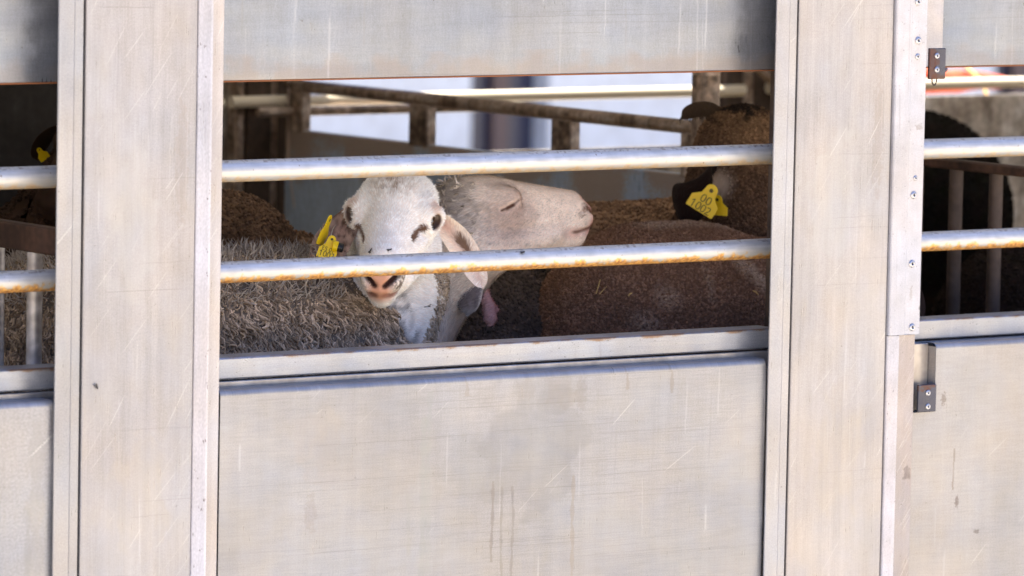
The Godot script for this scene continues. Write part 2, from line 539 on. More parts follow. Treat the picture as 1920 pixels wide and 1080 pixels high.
func build_trailer() -> void:
	var t := thing("livestock_trailer", "weathered aluminium livestock trailer with slatted side openings full of sheep", "livestock trailer")
	var warmw := Color(0.552, 0.547, 0.552)
	var grey := Color(0.515, 0.527, 0.551)
	var low := {"w": 1024, "h": 768, "horiz": 1.5, "scratches": 34, "hlines": 130, "vlines": 40, "specks": 26,
		"stains": [[0.040, 1.240, 0.115, 0.100, Color(0.455, 0.450, 0.450), 0.62], [-0.075, 1.215, 0.055, 0.045, Color(0.49, 0.485, 0.48), 0.4], [0.07, 1.325, 0.07, 0.035, Color(0.50, 0.495, 0.49), 0.45], [-0.36, 1.27, 0.05, 0.06, Color(0.576, 0.544, 0.520), 0.4],
			[0.10, 1.33, 0.03, 0.03, Color(0.480, 0.456, 0.448), 0.5], [0.14, 1.325, 0.012, 0.03, Color(0.448, 0.424, 0.416), 0.5], [0.03, 1.335, 0.02, 0.02, Color(0.480, 0.456, 0.448), 0.4], [-0.38, 1.16, 0.012, 0.03, Color(0.496, 0.464, 0.440), 0.5]],
		"drips": [[-0.030, 1.19, 1.06, 0.006, Color(0.440, 0.416, 0.400), 0.7], [-0.012, 1.18, 1.02, 0.005, Color(0.448, 0.432, 0.416), 0.6], [0.008, 1.18, 1.03, 0.005, Color(0.440, 0.424, 0.416), 0.65],
			[-0.165, 1.30, 0.95, 0.012, Color(0.528, 0.536, 0.528), 0.6], [-0.155, 1.34, 1.05, 0.012, Color(0.528, 0.536, 0.528), 0.45], [-0.195, 1.18, 1.08, 0.007, Color(0.528, 0.528, 0.520), 0.5], [0.130, 1.19, 1.0, 0.008, Color(0.496, 0.456, 0.416), 0.5],
			[0.235, 1.36, 1.325, 0.006, Color(0.480, 0.448, 0.424), 0.6], [0.325, 1.36, 1.315, 0.007, Color(0.464, 0.432, 0.408), 0.6], [-0.085, 1.355, 1.33, 0.008, Color(0.512, 0.480, 0.456), 0.5]]}
	# lower panels: flat sheet whose top edge is rolled back over the ledge
	var lows := [[-1.92, -0.8455, 201, {"w": 512, "h": 384, "scratches": 20, "vlines": 16, "specks": 8, "hlines": 20, "drips": [[-0.878, 1.33, 1.0, 0.03, Color(0.536, 0.528, 0.520), 0.5], [-0.895, 1.2, 0.98, 0.012, Color(0.496, 0.496, 0.496), 0.4]]}], [-0.5505, 0.5235, 211, low]]
	for d in lows:
		var st := begin()
		roll_panel(st, d[0], d[1], 0.55, 1.3625, 0.0)
		part("lower_panel", st, sheet_mat(d[2], d[0], d[1], 0.75, 1.38, warmw, d[3]), t)
	# right lower panel has a notch for the latch
	var sr := begin()
	roll_panel(sr, 0.8862, 1.95, 1.2555, 1.3715, 0.0)
	face(sr, [Vector3(0.8862, 1.2555, 0), Vector3(0.8862, 1.3655, 0), Vector3(0.8862, 1.3655, -0.03), Vector3(0.8862, 1.2555, -0.03)], Vector3.LEFT)
	face(sr, [Vector3(0.834, 0.55, 0), Vector3(1.95, 0.55, 0), Vector3(1.95, 1.2555, 0), Vector3(0.834, 1.2555, 0)], Vector3.BACK)
	face(sr, [Vector3(0.834, 1.2555, 0), Vector3(0.8862, 1.2555, 0), Vector3(0.8862, 1.2555, -0.03), Vector3(0.834, 1.2555, -0.03)], Vector3.UP)
	part("lower_panel", sr, sheet_mat(221, 0.83, 1.95, 0.75, 1.38, Color(0.571, 0.559, 0.554), {"w": 1024, "h": 640, "horiz": 1.3, "scratches": 30, "vlines": 20, "hlines": 34, "specks": 22,
		"marks": [[0.905, 1.276, 0.006, 0.012, Color(0.30, 0.25, 0.22), 0.75], [0.94, 1.10, 0.005, 0.01, Color(0.26, 0.20, 0.18), 0.8], [0.985, 1.045, 0.007, 0.004, Color(0.22, 0.18, 0.16), 0.7]],
		"drips": [[0.932, 1.19, 1.12, 0.003, Color(0.416, 0.368, 0.336), 0.6]]}), t)
	var sn := begin()
	span(sn, Vector3(0.836, 1.2560, -0.024), Vector3(0.8858, 1.3700, -0.020), 0.001)
	part("slot_plate", sn, mats.galvanised, t)
	# return plate visible under the sill, just behind the lower panels
	for d in [[-1.92, -0.80], [-0.60, 0.575], [0.78, 1.95]]:
		var s2 := begin()
		span(s2, Vector3(d[0], 0.56, -0.058), Vector3(d[1], 1.3705, -0.040), 0.001)
		part("backing_plate", s2, mats.galvanised, t)
		var s3 := begin()
		span(s3, Vector3(d[0], 1.3735, -0.092), Vector3(d[1], 1.4075, -0.040), 0.0025)
		part("sill", s3, sheet_mat(231 + int(d[0] * 10.0), d[0], d[1], 1.3735, 1.4095, Color(0.585, 0.590, 0.61), {"w": 1024, "h": 48, "metal": 0.6, "top_rust": 0.15, "rust_colour": Color(0.50, 0.375, 0.27), "specks": 50, "vlines": 10}), t)
	# upper panels, set back behind the posts
	var ups := [[-1.92, -0.80, 1.841, 241, 0.5], [-0.60, 0.575, 1.8375, 251, 0.75], [0.78, 1.95, 1.837, 261, 0.5]]
	for d in ups:
		var s4 := begin()
		span(s4, Vector3(d[0], d[2], -0.056), Vector3(d[1], d[2] + 0.299, -0.05), 0.0008)
		part("upper_panel", s4, sheet_mat(d[3], d[0], d[1], d[2], d[2] + 0.30, grey, {"w": 1024, "h": 300, "vert": 1.6, "metal": 0.7, "bottom_dirt": d[4], "specks": 14, "vlines": 40, "hlines": 12}), t)
		var s5 := begin()
		span(s5, Vector3(d[0], d[2] + 0.299, -0.056), Vector3(d[1], 3.9, -0.05))
		part("upper_panel", s5, mats.galvanised, t)
		var se := begin()
		span(se, Vector3(d[0], d[2] - 0.0022, -0.0575), Vector3(d[1], d[2], -0.0495))
		part("rusty_bounce_edge", se, flat_mat(Color(0.480, 0.288, 0.160), 0.9), t)  # rusty lip, its orange also painting light reflected off the ground
	# seam strip on the right upper panel
	var ss := begin()
	span(ss, Vector3(0.78, 1.8372, -0.0495), Vector3(0.922, 2.13, -0.046), 0.001)
	part("seam_strip", ss, sheet_mat(271, 0.78, 0.93, 1.83, 2.0, Color(0.639, 0.625, 0.630), {"w": 160, "h": 200, "vlines": 6}), t)
	# the two posts
	for k in 2:
		var o := 0.0 if k == 0 else 1.3725
		var pf := begin()
		sweep_up(pf, [Vector2(-0.8090 + o, 0.0062), Vector2(-0.8532 + o, 0.0062), Vector2(-0.8535 + o, 0.0065), Vector2(-0.8535 + o, 0.009), Vector2(-0.8525 + o, 0.010), Vector2(-0.8275 + o, 0.010), Vector2(-0.8262 + o, 0.009), Vector2(-0.8195 + o, 0.003), Vector2(-0.8185 + o, 0.0045), Vector2(-0.8100 + o, 0.0055), Vector2(-0.8085 + o, 0.0035), Vector2(-0.8075 + o, -0.03)], 0.55, 3.9)
		part("post_flange", pf, sheet_mat(281 + k * 3, -0.87 + o, -0.79 + o, 0.95, 2.05, Color(0.578, 0.572, 0.576) if k == 0 else Color(0.612, 0.605, 0.610), {"w": 80, "h": 1024, "vert": 0.6, "scratches": 8, "specks": 8, "vlines": 8}), t)
		var bk := begin()
		span(bk, Vector3(-0.762 + o, 0.55, -0.12), Vector3(-0.60 + o, 3.9, -0.0455))
		part("post_core", bk, mats.dark_steel, t)
		var pp := begin()
		var xr := -0.6045 + o if k == 0 else 0.7702
		sweep_up(pp, [Vector2(-0.8035 + o, -0.03), Vector2(-0.8035 + o, 0.0045), Vector2(-0.8023 + o, 0.006), Vector2(xr - 0.0015, 0.006), Vector2(xr, 0.0045), Vector2(xr, -0.03)], 0.55, 3.9)
		var pm := {"w": 256, "h": 1024, "horiz": 0.8, "vert": 1.5, "scratches": 60 if k == 0 else 45, "hlines": 12, "vlines": 26, "specks": 6,
			"stains": [[-0.63 + o, 1.72, 0.012, 0.10, Color(0.528, 0.480, 0.448), 0.45], [-0.72 + o, 1.62, 0.05, 0.12, Color(0.640, 0.640, 0.640), 0.5], [-0.70 + o, 1.2, 0.05, 0.1, Color(0.624, 0.592, 0.544), 0.4]]}
		part("post_plate", pp, sheet_mat(291 + k * 7, -0.81 + o, xr, 0.9, 2.0, Color(0.583, 0.572, 0.576) if k == 0 else Color(0.603, 0.586, 0.581), pm), t)
	# left post: bright rib and edge strip
	var pr := begin()
	sweep_up(pr, [Vector2(-0.6035, -0.02), Vector2(-0.6035, 0.004), Vector2(-0.6025, 0.006), Vector2(-0.5885, 0.019), Vector2(-0.5855, 0.0195), Vector2(-0.5845, 0.018), Vector2(-0.5835, 0.006)], 0.55, 3.9)
	part("post_rib", pr, sheet_mat(311, -0.605, -0.58, 0.9, 2.0, Color(0.707, 0.691, 0.696), {"w": 32, "h": 512, "specks": 40, "metal": 0.05}), t)
	var pe := begin()
	sweep_up(pe, [Vector2(-0.5833, 0.006), Vector2(-0.5575, 0.006), Vector2(-0.5565, 0.005), Vector2(-0.5565, -0.05)], 0.55, 3.9)
	part("edge_strip", pe, sheet_mat(321, -0.585, -0.555, 0.9, 2.0, Color(0.634, 0.616, 0.616), {"w": 48, "h": 1024, "scratches": 40, "specks": 26}), t)
	# right post: lower bright rib and scuffed strip, white riveted cover above
	var rr := begin()
	sweep_up(rr, [Vector2(0.7728, -0.02), Vector2(0.7728, 0.006), Vector2(0.774, 0.008), Vector2(0.7925, 0.013), Vector2(0.7945, 0.012), Vector2(0.796, 0.007)], 0.55, 1.3895)
	part("post_rib", rr, sheet_mat(331, 0.77, 0.80, 0.95, 1.4, Color(0.707, 0.691, 0.696), {"w": 32, "h": 400, "specks": 30, "metal": 0.05}), t)
	var re := begin()
	sweep_up(re, [Vector2(0.7962, 0.007), Vector2(0.8325, 0.007), Vector2(0.8335, 0.006), Vector2(0.8335, -0.05)], 0.55, 1.3895)
	part("edge_strip", re, sheet_mat(341, 0.795, 0.835, 0.95, 1.4, Color(0.581, 0.554, 0.549), {"w": 64, "h": 512, "scratches": 36, "specks": 16, "stains": [[0.822, 1.155, 0.008, 0.012, Color(0.36, 0.32, 0.30), 0.8]]}), t)
	var cv := begin()
	sweep_up(cv, [Vector2(0.7725, -0.01), Vector2(0.7725, 0.010), Vector2(0.774, 0.012), Vector2(0.8040, 0.0125), Vector2(0.8065, 0.0110), Vector2(0.8385, 0.0110), Vector2(0.8395, 0.010), Vector2(0.8395, -0.045)], 1.3905, 3.9)
	face(cv, [Vector3(0.7725, 1.3905, 0.010), Vector3(0.774, 1.3905, 0.012), Vector3(0.804, 1.3905, 0.0125), Vector3(0.8395, 1.3905, 0.010), Vector3(0.8395, 1.3905, -0.045), Vector3(0.7725, 1.3905, -0.01)], Vector3.DOWN)
	var cover := part("rivet_cover", cv, sheet_mat(351, 0.77, 0.84, 1.38, 2.0, Color(0.687, 0.677, 0.682), {"w": 96, "h": 768, "vert": 0.5, "specks": 90, "vlines": 6, "metal": 0.02,
		"marks": [[0.826, 1.74, 0.008, 0.005, Color(0.440, 0.400, 0.352), 0.7], [0.818, 1.46, 0.003, 0.012, Color(0.480, 0.440, 0.400), 0.6], [0.838, 1.435, 0.003, 0.004, Color(0.3, 0.27, 0.25), 0.8]]}), t)
	for p in [[0.8176, 1.9507, 0.0066], [0.8198, 1.8855, 0.0066], [0.8195, 1.8587, 0.0052], [0.8217, 1.6544, 0.0045], [0.8185, 1.6259, 0.0066], [0.8187, 1.510, 0.0066], [0.8226, 1.4026, 0.0066]]:
		rivet(cover, Vector3(p[0], p[1], 0.0111), p[2])
	# latch brackets
	for d in [[0.8505, 0.8862, 1.8195, 1.8717, [[0.8660, 1.8590], [0.8665, 1.8357]], 361], [0.8452, 0.8845, 1.2562, 1.3030, [[0.8655, 1.2888], [0.8660, 1.2655]], 371]]:
		var sb := begin()
		box(sb, Vector3((d[0] + d[1]) * 0.5, (d[2] + d[3]) * 0.5, 0.003), Vector3(d[1] - d[0], d[3] - d[2], 0.006), 0.0012)
		var bm := sheet_mat(d[5], d[0], d[1], d[2], d[3], Color(0.27, 0.27, 0.31), {"w": 64, "h": 80, "metal": 0.4,
			"stains": [[d[0] + 0.006, 1.85, 0.012, 0.045, Color(0.33, 0.13, 0.05), 0.95], [d[0] + 0.02, 1.8215, 0.02, 0.007, Color(0.35, 0.17, 0.07), 0.9]] if d[5] == 361 else [[d[0] + 0.019, 1.303, 0.016, 0.012, Color(0.36, 0.15, 0.06), 0.95]]})
		var br := part("latch_bracket", sb, bm, t)
		for p in d[4]:
			rivet(br, Vector3(p[0], p[1], 0.0062), 0.0052, "bolt")
		if d[5] == 361:
			var sk := begin()
			tube(sk, [Vector3(0.884, 1.832, 0.004), Vector3(0.892, 1.8355, 0.0), Vector3(0.900, 1.8335, -0.012), Vector3(0.908, 1.836, -0.03)], [0.0032, 0.003, 0.0026, 0.002], 10)
			part("latch_pin", sk, mats.grimy_steel, br)
			var hook := begin()
			var hp := []
			for i in 13:
				var a := PI * i / 12.0
				hp.append(Vector3(0.864 - cos(a) * 0.005, 1.8195 - sin(a) * 0.010, 0.003))
			tube(hook, hp, [0.0013], 8)
			part("hook", hook, mats.dark_steel, br)
	# near side bars
	var spans := [[-1.92, -0.77], [-0.60, 0.60], [0.80, 1.95]]
	var q := 0
	for d in spans:
		for b in [[1.6965, 0.0172, 0.32], [1.539, 0.0168, 1.0]]:
			var st2 := begin()
			tube(st2, [Vector3(d[0], b[0], ZB), Vector3(d[0] * 0.5 + d[1] * 0.5, b[0], ZB), Vector3(d[1], b[0], ZB)], [b[1]], 40)
			part("side_bar", st2, bar_mat(401 + q * 11, b[2]), t)
			q += 1
	# the bays beyond, built plainly in the same rhythm
	for d in [[-4.2, -3.0], [-3.0, -1.92], [1.95, 3.15], [3.15, 4.2], [4.2, 5.2]]:
		var sc := begin()
		span(sc, Vector3(d[0], 0.55, -0.056), Vector3(d[1], 1.41, -0.05))
		part("lower_panel", sc, mats.galvanised, t)
		var sc2 := begin()
		span(sc2, Vector3(d[0], 1.84, -0.056), Vector3(d[1], 3.9, -0.05))
		part("upper_panel", sc2, mats.galvanised, t)
		var sc3 := begin()
		span(sc3, Vector3(d[0] - 0.06, 0.55, -0.049), Vector3(d[0] + 0.06, 3.9, 0.006))
		part("post_plate", sc3, mats.galvanised, t)
		for y in [1.6965, 1.539]:
			var sc4 := begin()
			tube(sc4, [Vector3(d[0], y, ZB), Vector3(d[1], y, ZB)], [0.017], 16)
			part("side_bar", sc4, mats.galvanised, t)
	for x in [-4.2, 5.2]:
		var sw := begin()
		span(sw, Vector3(x - 0.03, 0.55, ZF - 0.03), Vector3(x + 0.03, 3.9, -0.06))
		part("end_wall", sw, mats.grimy_panel, t)
	var sd := begin()
	span(sd, Vector3(-4.17, FLOOR_Y - 0.06, ZF), Vector3(5.17, FLOOR_Y, -0.095))
	part("floor_deck", sd, mats.cream_dirt, t)
	# unseen roof on hoops, its sheet made translucent to add light in the hold
	var s9 := begin()
	face(s9, [Vector3(-4.23, 3.92, ZF - 0.04), Vector3(5.23, 3.92, ZF - 0.04), Vector3(5.23, 3.92, 0.0), Vector3(-4.23, 3.92, 0.0)], Vector3.UP)
	part("fill_roof_sheet", s9, mats.fill_roof, t)
	for x in [-4.2, -3.0, -1.9, -0.7, 0.68, 1.95, 3.15, 4.2, 5.2]:
		var sh0 := begin()
		span(sh0, Vector3(x - 0.03, 3.86, ZF - 0.03), Vector3(x + 0.03, 3.915, -0.056))
		part("roof_hoop", sh0, mats.galvanised, t)
	# far wall: panels, posts, rails (openings in three bays)
	var fars := [[-0.2, 1.05, FLOOR_Y, 2.02], [-4.17, -0.2, FLOOR_Y, 1.511], [-4.17, -0.2, 1.86, 2.02], [1.05, 2.36, FLOOR_Y, 1.511], [2.36, 5.17, FLOOR_Y, 1.606], [1.05, 2.36, 1.94, 2.02], [2.36, 5.17, 1.94, 2.02]]
	for d in fars:
		var sf := begin()
		span(sf, Vector3(d[0], d[2], ZF - 0.03), Vector3(d[1], d[3], ZF - 0.025), 0.001)
		part("far_panel", sf, mats.grimy_panel, t)
	var su := begin()
	span(su, Vector3(-4.2, 2.02, ZF - 0.03), Vector3(5.2, 3.9, ZF - 0.025))
	span(su, Vector3(-4.2, 0.55, ZF - 0.03), Vector3(5.2, FLOOR_Y, ZF - 0.025))
	part("far_panel", su, mats.grimy_panel, t)
	for d in [[1.043, 1.066, -0.015, mats.grimy_steel], [1.066, 1.125, -0.005, mats.dark_steel], [1.125, 1.150, -0.02, mats.grimy_steel], [1.150, 1.215, -0.025, mats.dark_steel], [2.268, 2.302, -0.02, mats.grimy_steel], [2.302, 2.352, 0.0, mats.dark_steel], [2.352, 2.384, -0.005, mats.grimy_steel], [2.384, 2.62, -0.012, mats.dark_steel]]:
		var sp := begin()
		span(sp, Vector3(d[0], FLOOR_Y, ZF - 0.024), Vector3(d[1], 2.02, ZF + 0.03 + d[2]), 0.003)
		part("far_post", sp, d[3], t)
	for d in [[1.02, 2.352, 1.6325, 0.0125, ZF + 0.03], [1.07, 1.62, 1.612, 0.010, ZF + 0.055], [2.42, 5.17, 1.636, 0.0125, ZF + 0.03], [-4.1, 1.0, 1.63, 0.0115, ZF + 0.03]]:
		var sl := begin()
		tube(sl, [Vector3(d[0], d[2], d[4]), Vector3(d[1], d[2], d[4])], [d[3]], 18)
		part("far_rail", sl, mats.far_rail if d[3] > 0.011 else mats.grimy_steel, t)
	var sk2 := begin()
	tube(sk2, [Vector3(2.336, 1.700, -2.38), Vector3(2.47, 1.606, -2.38)], [0.011], 10)
	part("brace", sk2, mats.grimy_steel, t)
	# cross gate behind the sheep, hinged on the far wall
	var gx := 1.164
	var g0 := begin()
	tube(g0, [Vector3(gx, 1.6645, -1.035), Vector3(gx, 1.6655, -2.42)], [0.0135], 18)
	var gate := part("divider_gate", g0, mats.grimy_steel, t)
	for d in [[-1.97, -1.904], [-1.486, -1.42], [-2.415, -2.355], [-1.075, -1.035]]:
		var gp := begin()
		span(gp, Vector3(gx - 0.012, 1.57, d[0]), Vector3(gx + 0.012, 1.655, d[1]), 0.003)
		part("gate_post", gp, mats.grimy_steel, gate)
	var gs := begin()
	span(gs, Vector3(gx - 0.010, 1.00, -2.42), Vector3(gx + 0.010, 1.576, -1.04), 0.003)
	part("gate_panel", gs, sheet_mat(501, -2.42, -1.04, 1.0, 1.576, Color(0.62, 0.69, 0.80), {"w": 512, "h": 256, "metal": 0.0, "top_rust": 0.21, "rust_colour": Color(0.58, 0.50, 0.45), "vlines": 40, "vert": 2.0, "specks": 40}), gate)  # bluish base colour paints in the sky light reflected by the panel
	var gn := begin()
	span(gn, Vector3(gx - 0.02, FLOOR_Y, -1.034), Vector3(gx + 0.02, 2.02, -0.994), 0.003)
	part("gate_stop_post", gn, mats.grimy_steel, t)
	var dp := begin()
	span(dp, Vector3(-1.9, FLOOR_Y, -1.42), Vector3(0.103, 2.9, -1.40), 0.003)
	part("added_dark_partition", dp, worn_mat(35, Color(0.17, 0.155, 0.155), 0.4, 0.7, 0.1), t)  # dark sheet added to keep the left opening near black
	# barred gates seen in the left and right openings
	for d in [[-0.775, -0.98, -0.10, 1.612, 0.115, -0.185, 0.042], [1.25, -0.98, -0.12, 1.6475, 0.109, -0.281, 0.018]]:
		var gb := begin()
		span(gb, Vector3(d[0] - 0.012, d[3] - d[6], d[1]), Vector3(d[0] + 0.012, d[3], d[2]), 0.003)
		var bg := part("barred_gate", gb, worn_mat(36, Color(0.27, 0.19, 0.155), 0.4, 0.7, 0.1), t)
		var z: float = d[5]
		while z > d[1]:
			var s11 := begin()
			tube(s11, [Vector3(d[0], 0.95, z), Vector3(d[0], d[3] - d[6], z)], [0.0125], 14)
			part("gate_bar", s11, mats.dark_steel if d[0] > 0.0 else mats.grimy_panel, bg)
			z -= d[4]
		var s12 := begin()
		span(s12, Vector3(d[0] - 0.012, 0.91, d[1]), Vector3(d[0] + 0.012, 0.949, d[2]), 0.003)
		part("gate_rail", s12, mats.dark_steel, bg)
	# running gear
	for sx in [-3.2, 3.1, 4.2]:
		for z in [-0.22, -2.25]:
			var sg := begin()
			var xf := Transform3D(Basis(Vector3.RIGHT, Vector3.BACK, Vector3.DOWN), Vector3(sx, 0.42, z))
			lathe(sg, [Vector2(0.26, -0.11), Vector2(0.40, -0.12), Vector2(0.42, -0.08), Vector2(0.42, 0.08), Vector2(0.40, 0.12), Vector2(0.26, 0.11)], xf, 32)
			var ty := part("tyre", sg, mats.tyre, t)
			var srm := begin()
			lathe(srm, [Vector2(0, 0.05), Vector2(0.12, 0.05), Vector2(0.14, -0.02), Vector2(0.24, -0.02), Vector2(0.26, 0.105), Vector2(0.262, -0.105), Vector2(0, -0.05)], xf, 28)
			part("rim", srm, mats.rivet, ty)
		var sa := begin()
		tube(sa, [Vector3(sx, 0.42, -0.2), Vector3(sx, 0.42, -2.27)], [0.06], 14)
		part("axle", sa, mats.dark_steel, t)
		for z in [-0.6, -1.9]:
			var sh := begin()
			span(sh, Vector3(sx - 0.05, 0.40, z - 0.05), Vector3(sx + 0.05, 0.72, z + 0.05))
			part("hanger", sh, mats.dark_steel, t)
	for z in [-0.6, -1.9]:
		var sm2 := begin()
		span(sm2, Vector3(-4.1, 0.70, z - 0.05), Vector3(5.1, FLOOR_Y - 0.062, z + 0.05), 0.004)
		part("chassis_beam", sm2, mats.dark_steel, t)

# sheet with its top edge rolled back
func roll_panel(st: SurfaceTool, x0: float, x1: float, y0: float, y1: float, z: float) -> void:
	var r := 0.010
	face(st, [Vector3(x0, y0, z), Vector3(x1 - 0.004, y0, z), Vector3(x1 - 0.004, y1 - r, z), Vector3(x0, y1 - r, z)], Vector3.BACK)
	var n := 7
	for i in n:
		var a := PI * 0.5 * i / n
		var b := PI * 0.5 * (i + 1) / n
		var p := Vector2(y1 - r + sin(a) * r, z - r + cos(a) * r)
		var q := Vector2(y1 - r + sin(b) * r, z - r + cos(b) * r)
		var na := Vector3(0, sin(a), cos(a))
		var nb := Vector3(0, sin(b), cos(b))
		var A := Vector3(x0, p.x, p.y); var B := Vector3(x1 - 0.004, p.x, p.y); var C := Vector3(x1 - 0.004, q.x, q.y); var D := Vector3(x0, q.x, q.y)
		tri(st, A, B, C, na, na, nb, Vector2(x0, y1 - r), Vector2(x1, y1 - r), Vector2(x1, y1 - r + 0.002))
		tri(st, A, C, D, na, nb, nb, Vector2(x0, y1 - r), Vector2(x1, y1 - r + 0.002), Vector2(x0, y1 - r + 0.002))
		# right edge rolled the same way
		var e := Vector3(x1 - 0.004 + sin(a) * 0.004, y0, z - 0.004 + cos(a) * 0.004)
		var f := Vector3(x1 - 0.004 + sin(b) * 0.004, y0, z - 0.004 + cos(b) * 0.004)
		var hgt := Vector3(0, y1 - y0 - r, 0)
		var ne := Vector3(sin(a), 0, cos(a)); var nf := Vector3(sin(b), 0, cos(b))
		tri(st, e, f, f + hgt, ne, nf, nf, Vector2(e.x, y0), Vector2(f.x, y0), Vector2(f.x, y1))
		tri(st, e, f + hgt, e + hgt, ne, nf, ne, Vector2(e.x, y0), Vector2(f.x, y1), Vector2(e.x, y1))
	face(st, [Vector3(x0, y1, z - r), Vector3(x1 - 0.004, y1, z - r), Vector3(x1 - 0.004, y1, z - 0.036), Vector3(x0, y1, z - 0.036)], Vector3.UP)
	face(st, [Vector3(x1, y0, z - 0.004), Vector3(x1, y1 - r, z - 0.004), Vector3(x1, y1 - r, z - 0.03), Vector3(x1, y0, z - 0.03)], Vector3.RIGHT)


# ==================================================================== animals
# A sheep is one continuous skin: tapered bones joined by a smooth minimum, meshed as surface nets.
class Flesh:
	var a := PackedVector3Array()
	var ab := PackedVector3Array()
	var inv := PackedFloat32Array()
	var r := PackedFloat32Array()
	var dr := PackedFloat32Array()
	var kb := 0.05
	var ha := PackedVector3Array()
	var hab := PackedVector3Array()
	var hinv := PackedFloat32Array()
	var hr := PackedFloat32Array()
	var hdr := PackedFloat32Array()
	var ec := PackedVector3Array()
	var er := PackedVector3Array()
	var ca := PackedVector3Array()
	var cab := PackedVector3Array()
	var cinv := PackedFloat32Array()
	var cr := PackedFloat32Array()
	var kh := 0.016
	var head := Transform3D()
	var to_head := Transform3D()
	var scale := 1.0
	var has_head := true

	func bone(p: Vector3, q: Vector3, rp: float, rq: float) -> void:
		a.append(p); ab.append(q - p); inv.append(1.0 / maxf((q - p).length_squared(), 1e-9)); r.append(rp); dr.append(rq - rp)

	func skull(p: Vector3, q: Vector3, rp: float, rq: float) -> void:
		ha.append(p); hab.append(q - p); hinv.append(1.0 / maxf((q - p).length_squared(), 1e-9)); hr.append(rp); hdr.append(rq - rp)

	func egg(c: Vector3, rad: Vector3) -> void:
		ec.append(c); er.append(rad)

	func cut(p: Vector3, q: Vector3, rad: float) -> void:
		ca.append(p); cab.append(q - p); cinv.append(1.0 / maxf((q - p).length_squared(), 1e-9)); cr.append(rad)

	func head_d(q: Vector3) -> float:
		var far := q.length()
		if far > 0.32:
			return far - 0.2
		var d := 1.0
		for i in ec.size():
			var u := q - ec[i]
			var k0 := (u / er[i]).length()
			var k1 := (u / (er[i] * er[i])).length()
			var e := k0 * (k0 - 1.0) / maxf(k1, 1e-6)
			var h := maxf(kh - absf(d - e), 0.0)
			d = minf(d, e) - h * h * 0.25 / kh
		for i in ha.size():
			var u := q - ha[i]
			var t := clampf(u.dot(hab[i]) * hinv[i], 0.0, 1.0)
			var e := (u - hab[i] * t).length() - hr[i] - hdr[i] * t
			var h := maxf(kh - absf(d - e), 0.0)
			d = minf(d, e) - h * h * 0.25 / kh
		for i in ca.size():
			var u := q - ca[i]
			var t := clampf(u.dot(cab[i]) * cinv[i], 0.0, 1.0)
			var e := cr[i] - (u - cab[i] * t).length()
			var h := maxf(0.006 - absf(d - e), 0.0)
			d = maxf(d, e) + h * h * 0.25 / 0.006
		return d

	func body_d(p: Vector3) -> float:
		var d := 1.0
		for i in a.size():
			var u := p - a[i]
			var t := clampf(u.dot(ab[i]) * inv[i], 0.0, 1.0)
			var e := (u - ab[i] * t).length() - r[i] - dr[i] * t
			var h := maxf(kb - absf(d - e), 0.0)
			d = minf(d, e) - h * h * 0.25 / kb
		return d

	func at(p: Vector3) -> float:
		var d := body_d(p)
		if has_head:
			var e := head_d(to_head * p) * scale
			var h := maxf(0.04 - absf(d - e), 0.0)
			d = minf(d, e) - h * h * 0.25 / 0.04
		return d

	func at_head(q: Vector3) -> float:
		return at(head * q)

# collects the vertices of one skin
class Hide:
	var v := PackedVector3Array()
	var n := PackedVector3Array()
	var c := PackedColorArray()
	var idx := PackedInt32Array()
	var body_end := -1      # where the ears begin in idx

	func finish() -> void:
		n.resize(v.size())
		n.fill(Vector3.ZERO)
		var i := 0
		while i < idx.size():
			var p := v[idx[i]]
			var k := (v[idx[i + 2]] - p).cross(v[idx[i + 1]] - p)
			n[idx[i]] += k; n[idx[i + 1]] += k; n[idx[i + 2]] += k
			i += 3
		for j in n.size():
			n[j] = n[j].normalized()

	func mesh() -> ArrayMesh:
		var arr := []
		arr.resize(Mesh.ARRAY_MAX)
		arr[Mesh.ARRAY_VERTEX] = v
		arr[Mesh.ARRAY_NORMAL] = n
		arr[Mesh.ARRAY_COLOR] = c
		arr[Mesh.ARRAY_INDEX] = idx
		var m := ArrayMesh.new()
		m.add_surface_from_arrays(Mesh.PRIMITIVE_TRIANGLES, arr)
		return m

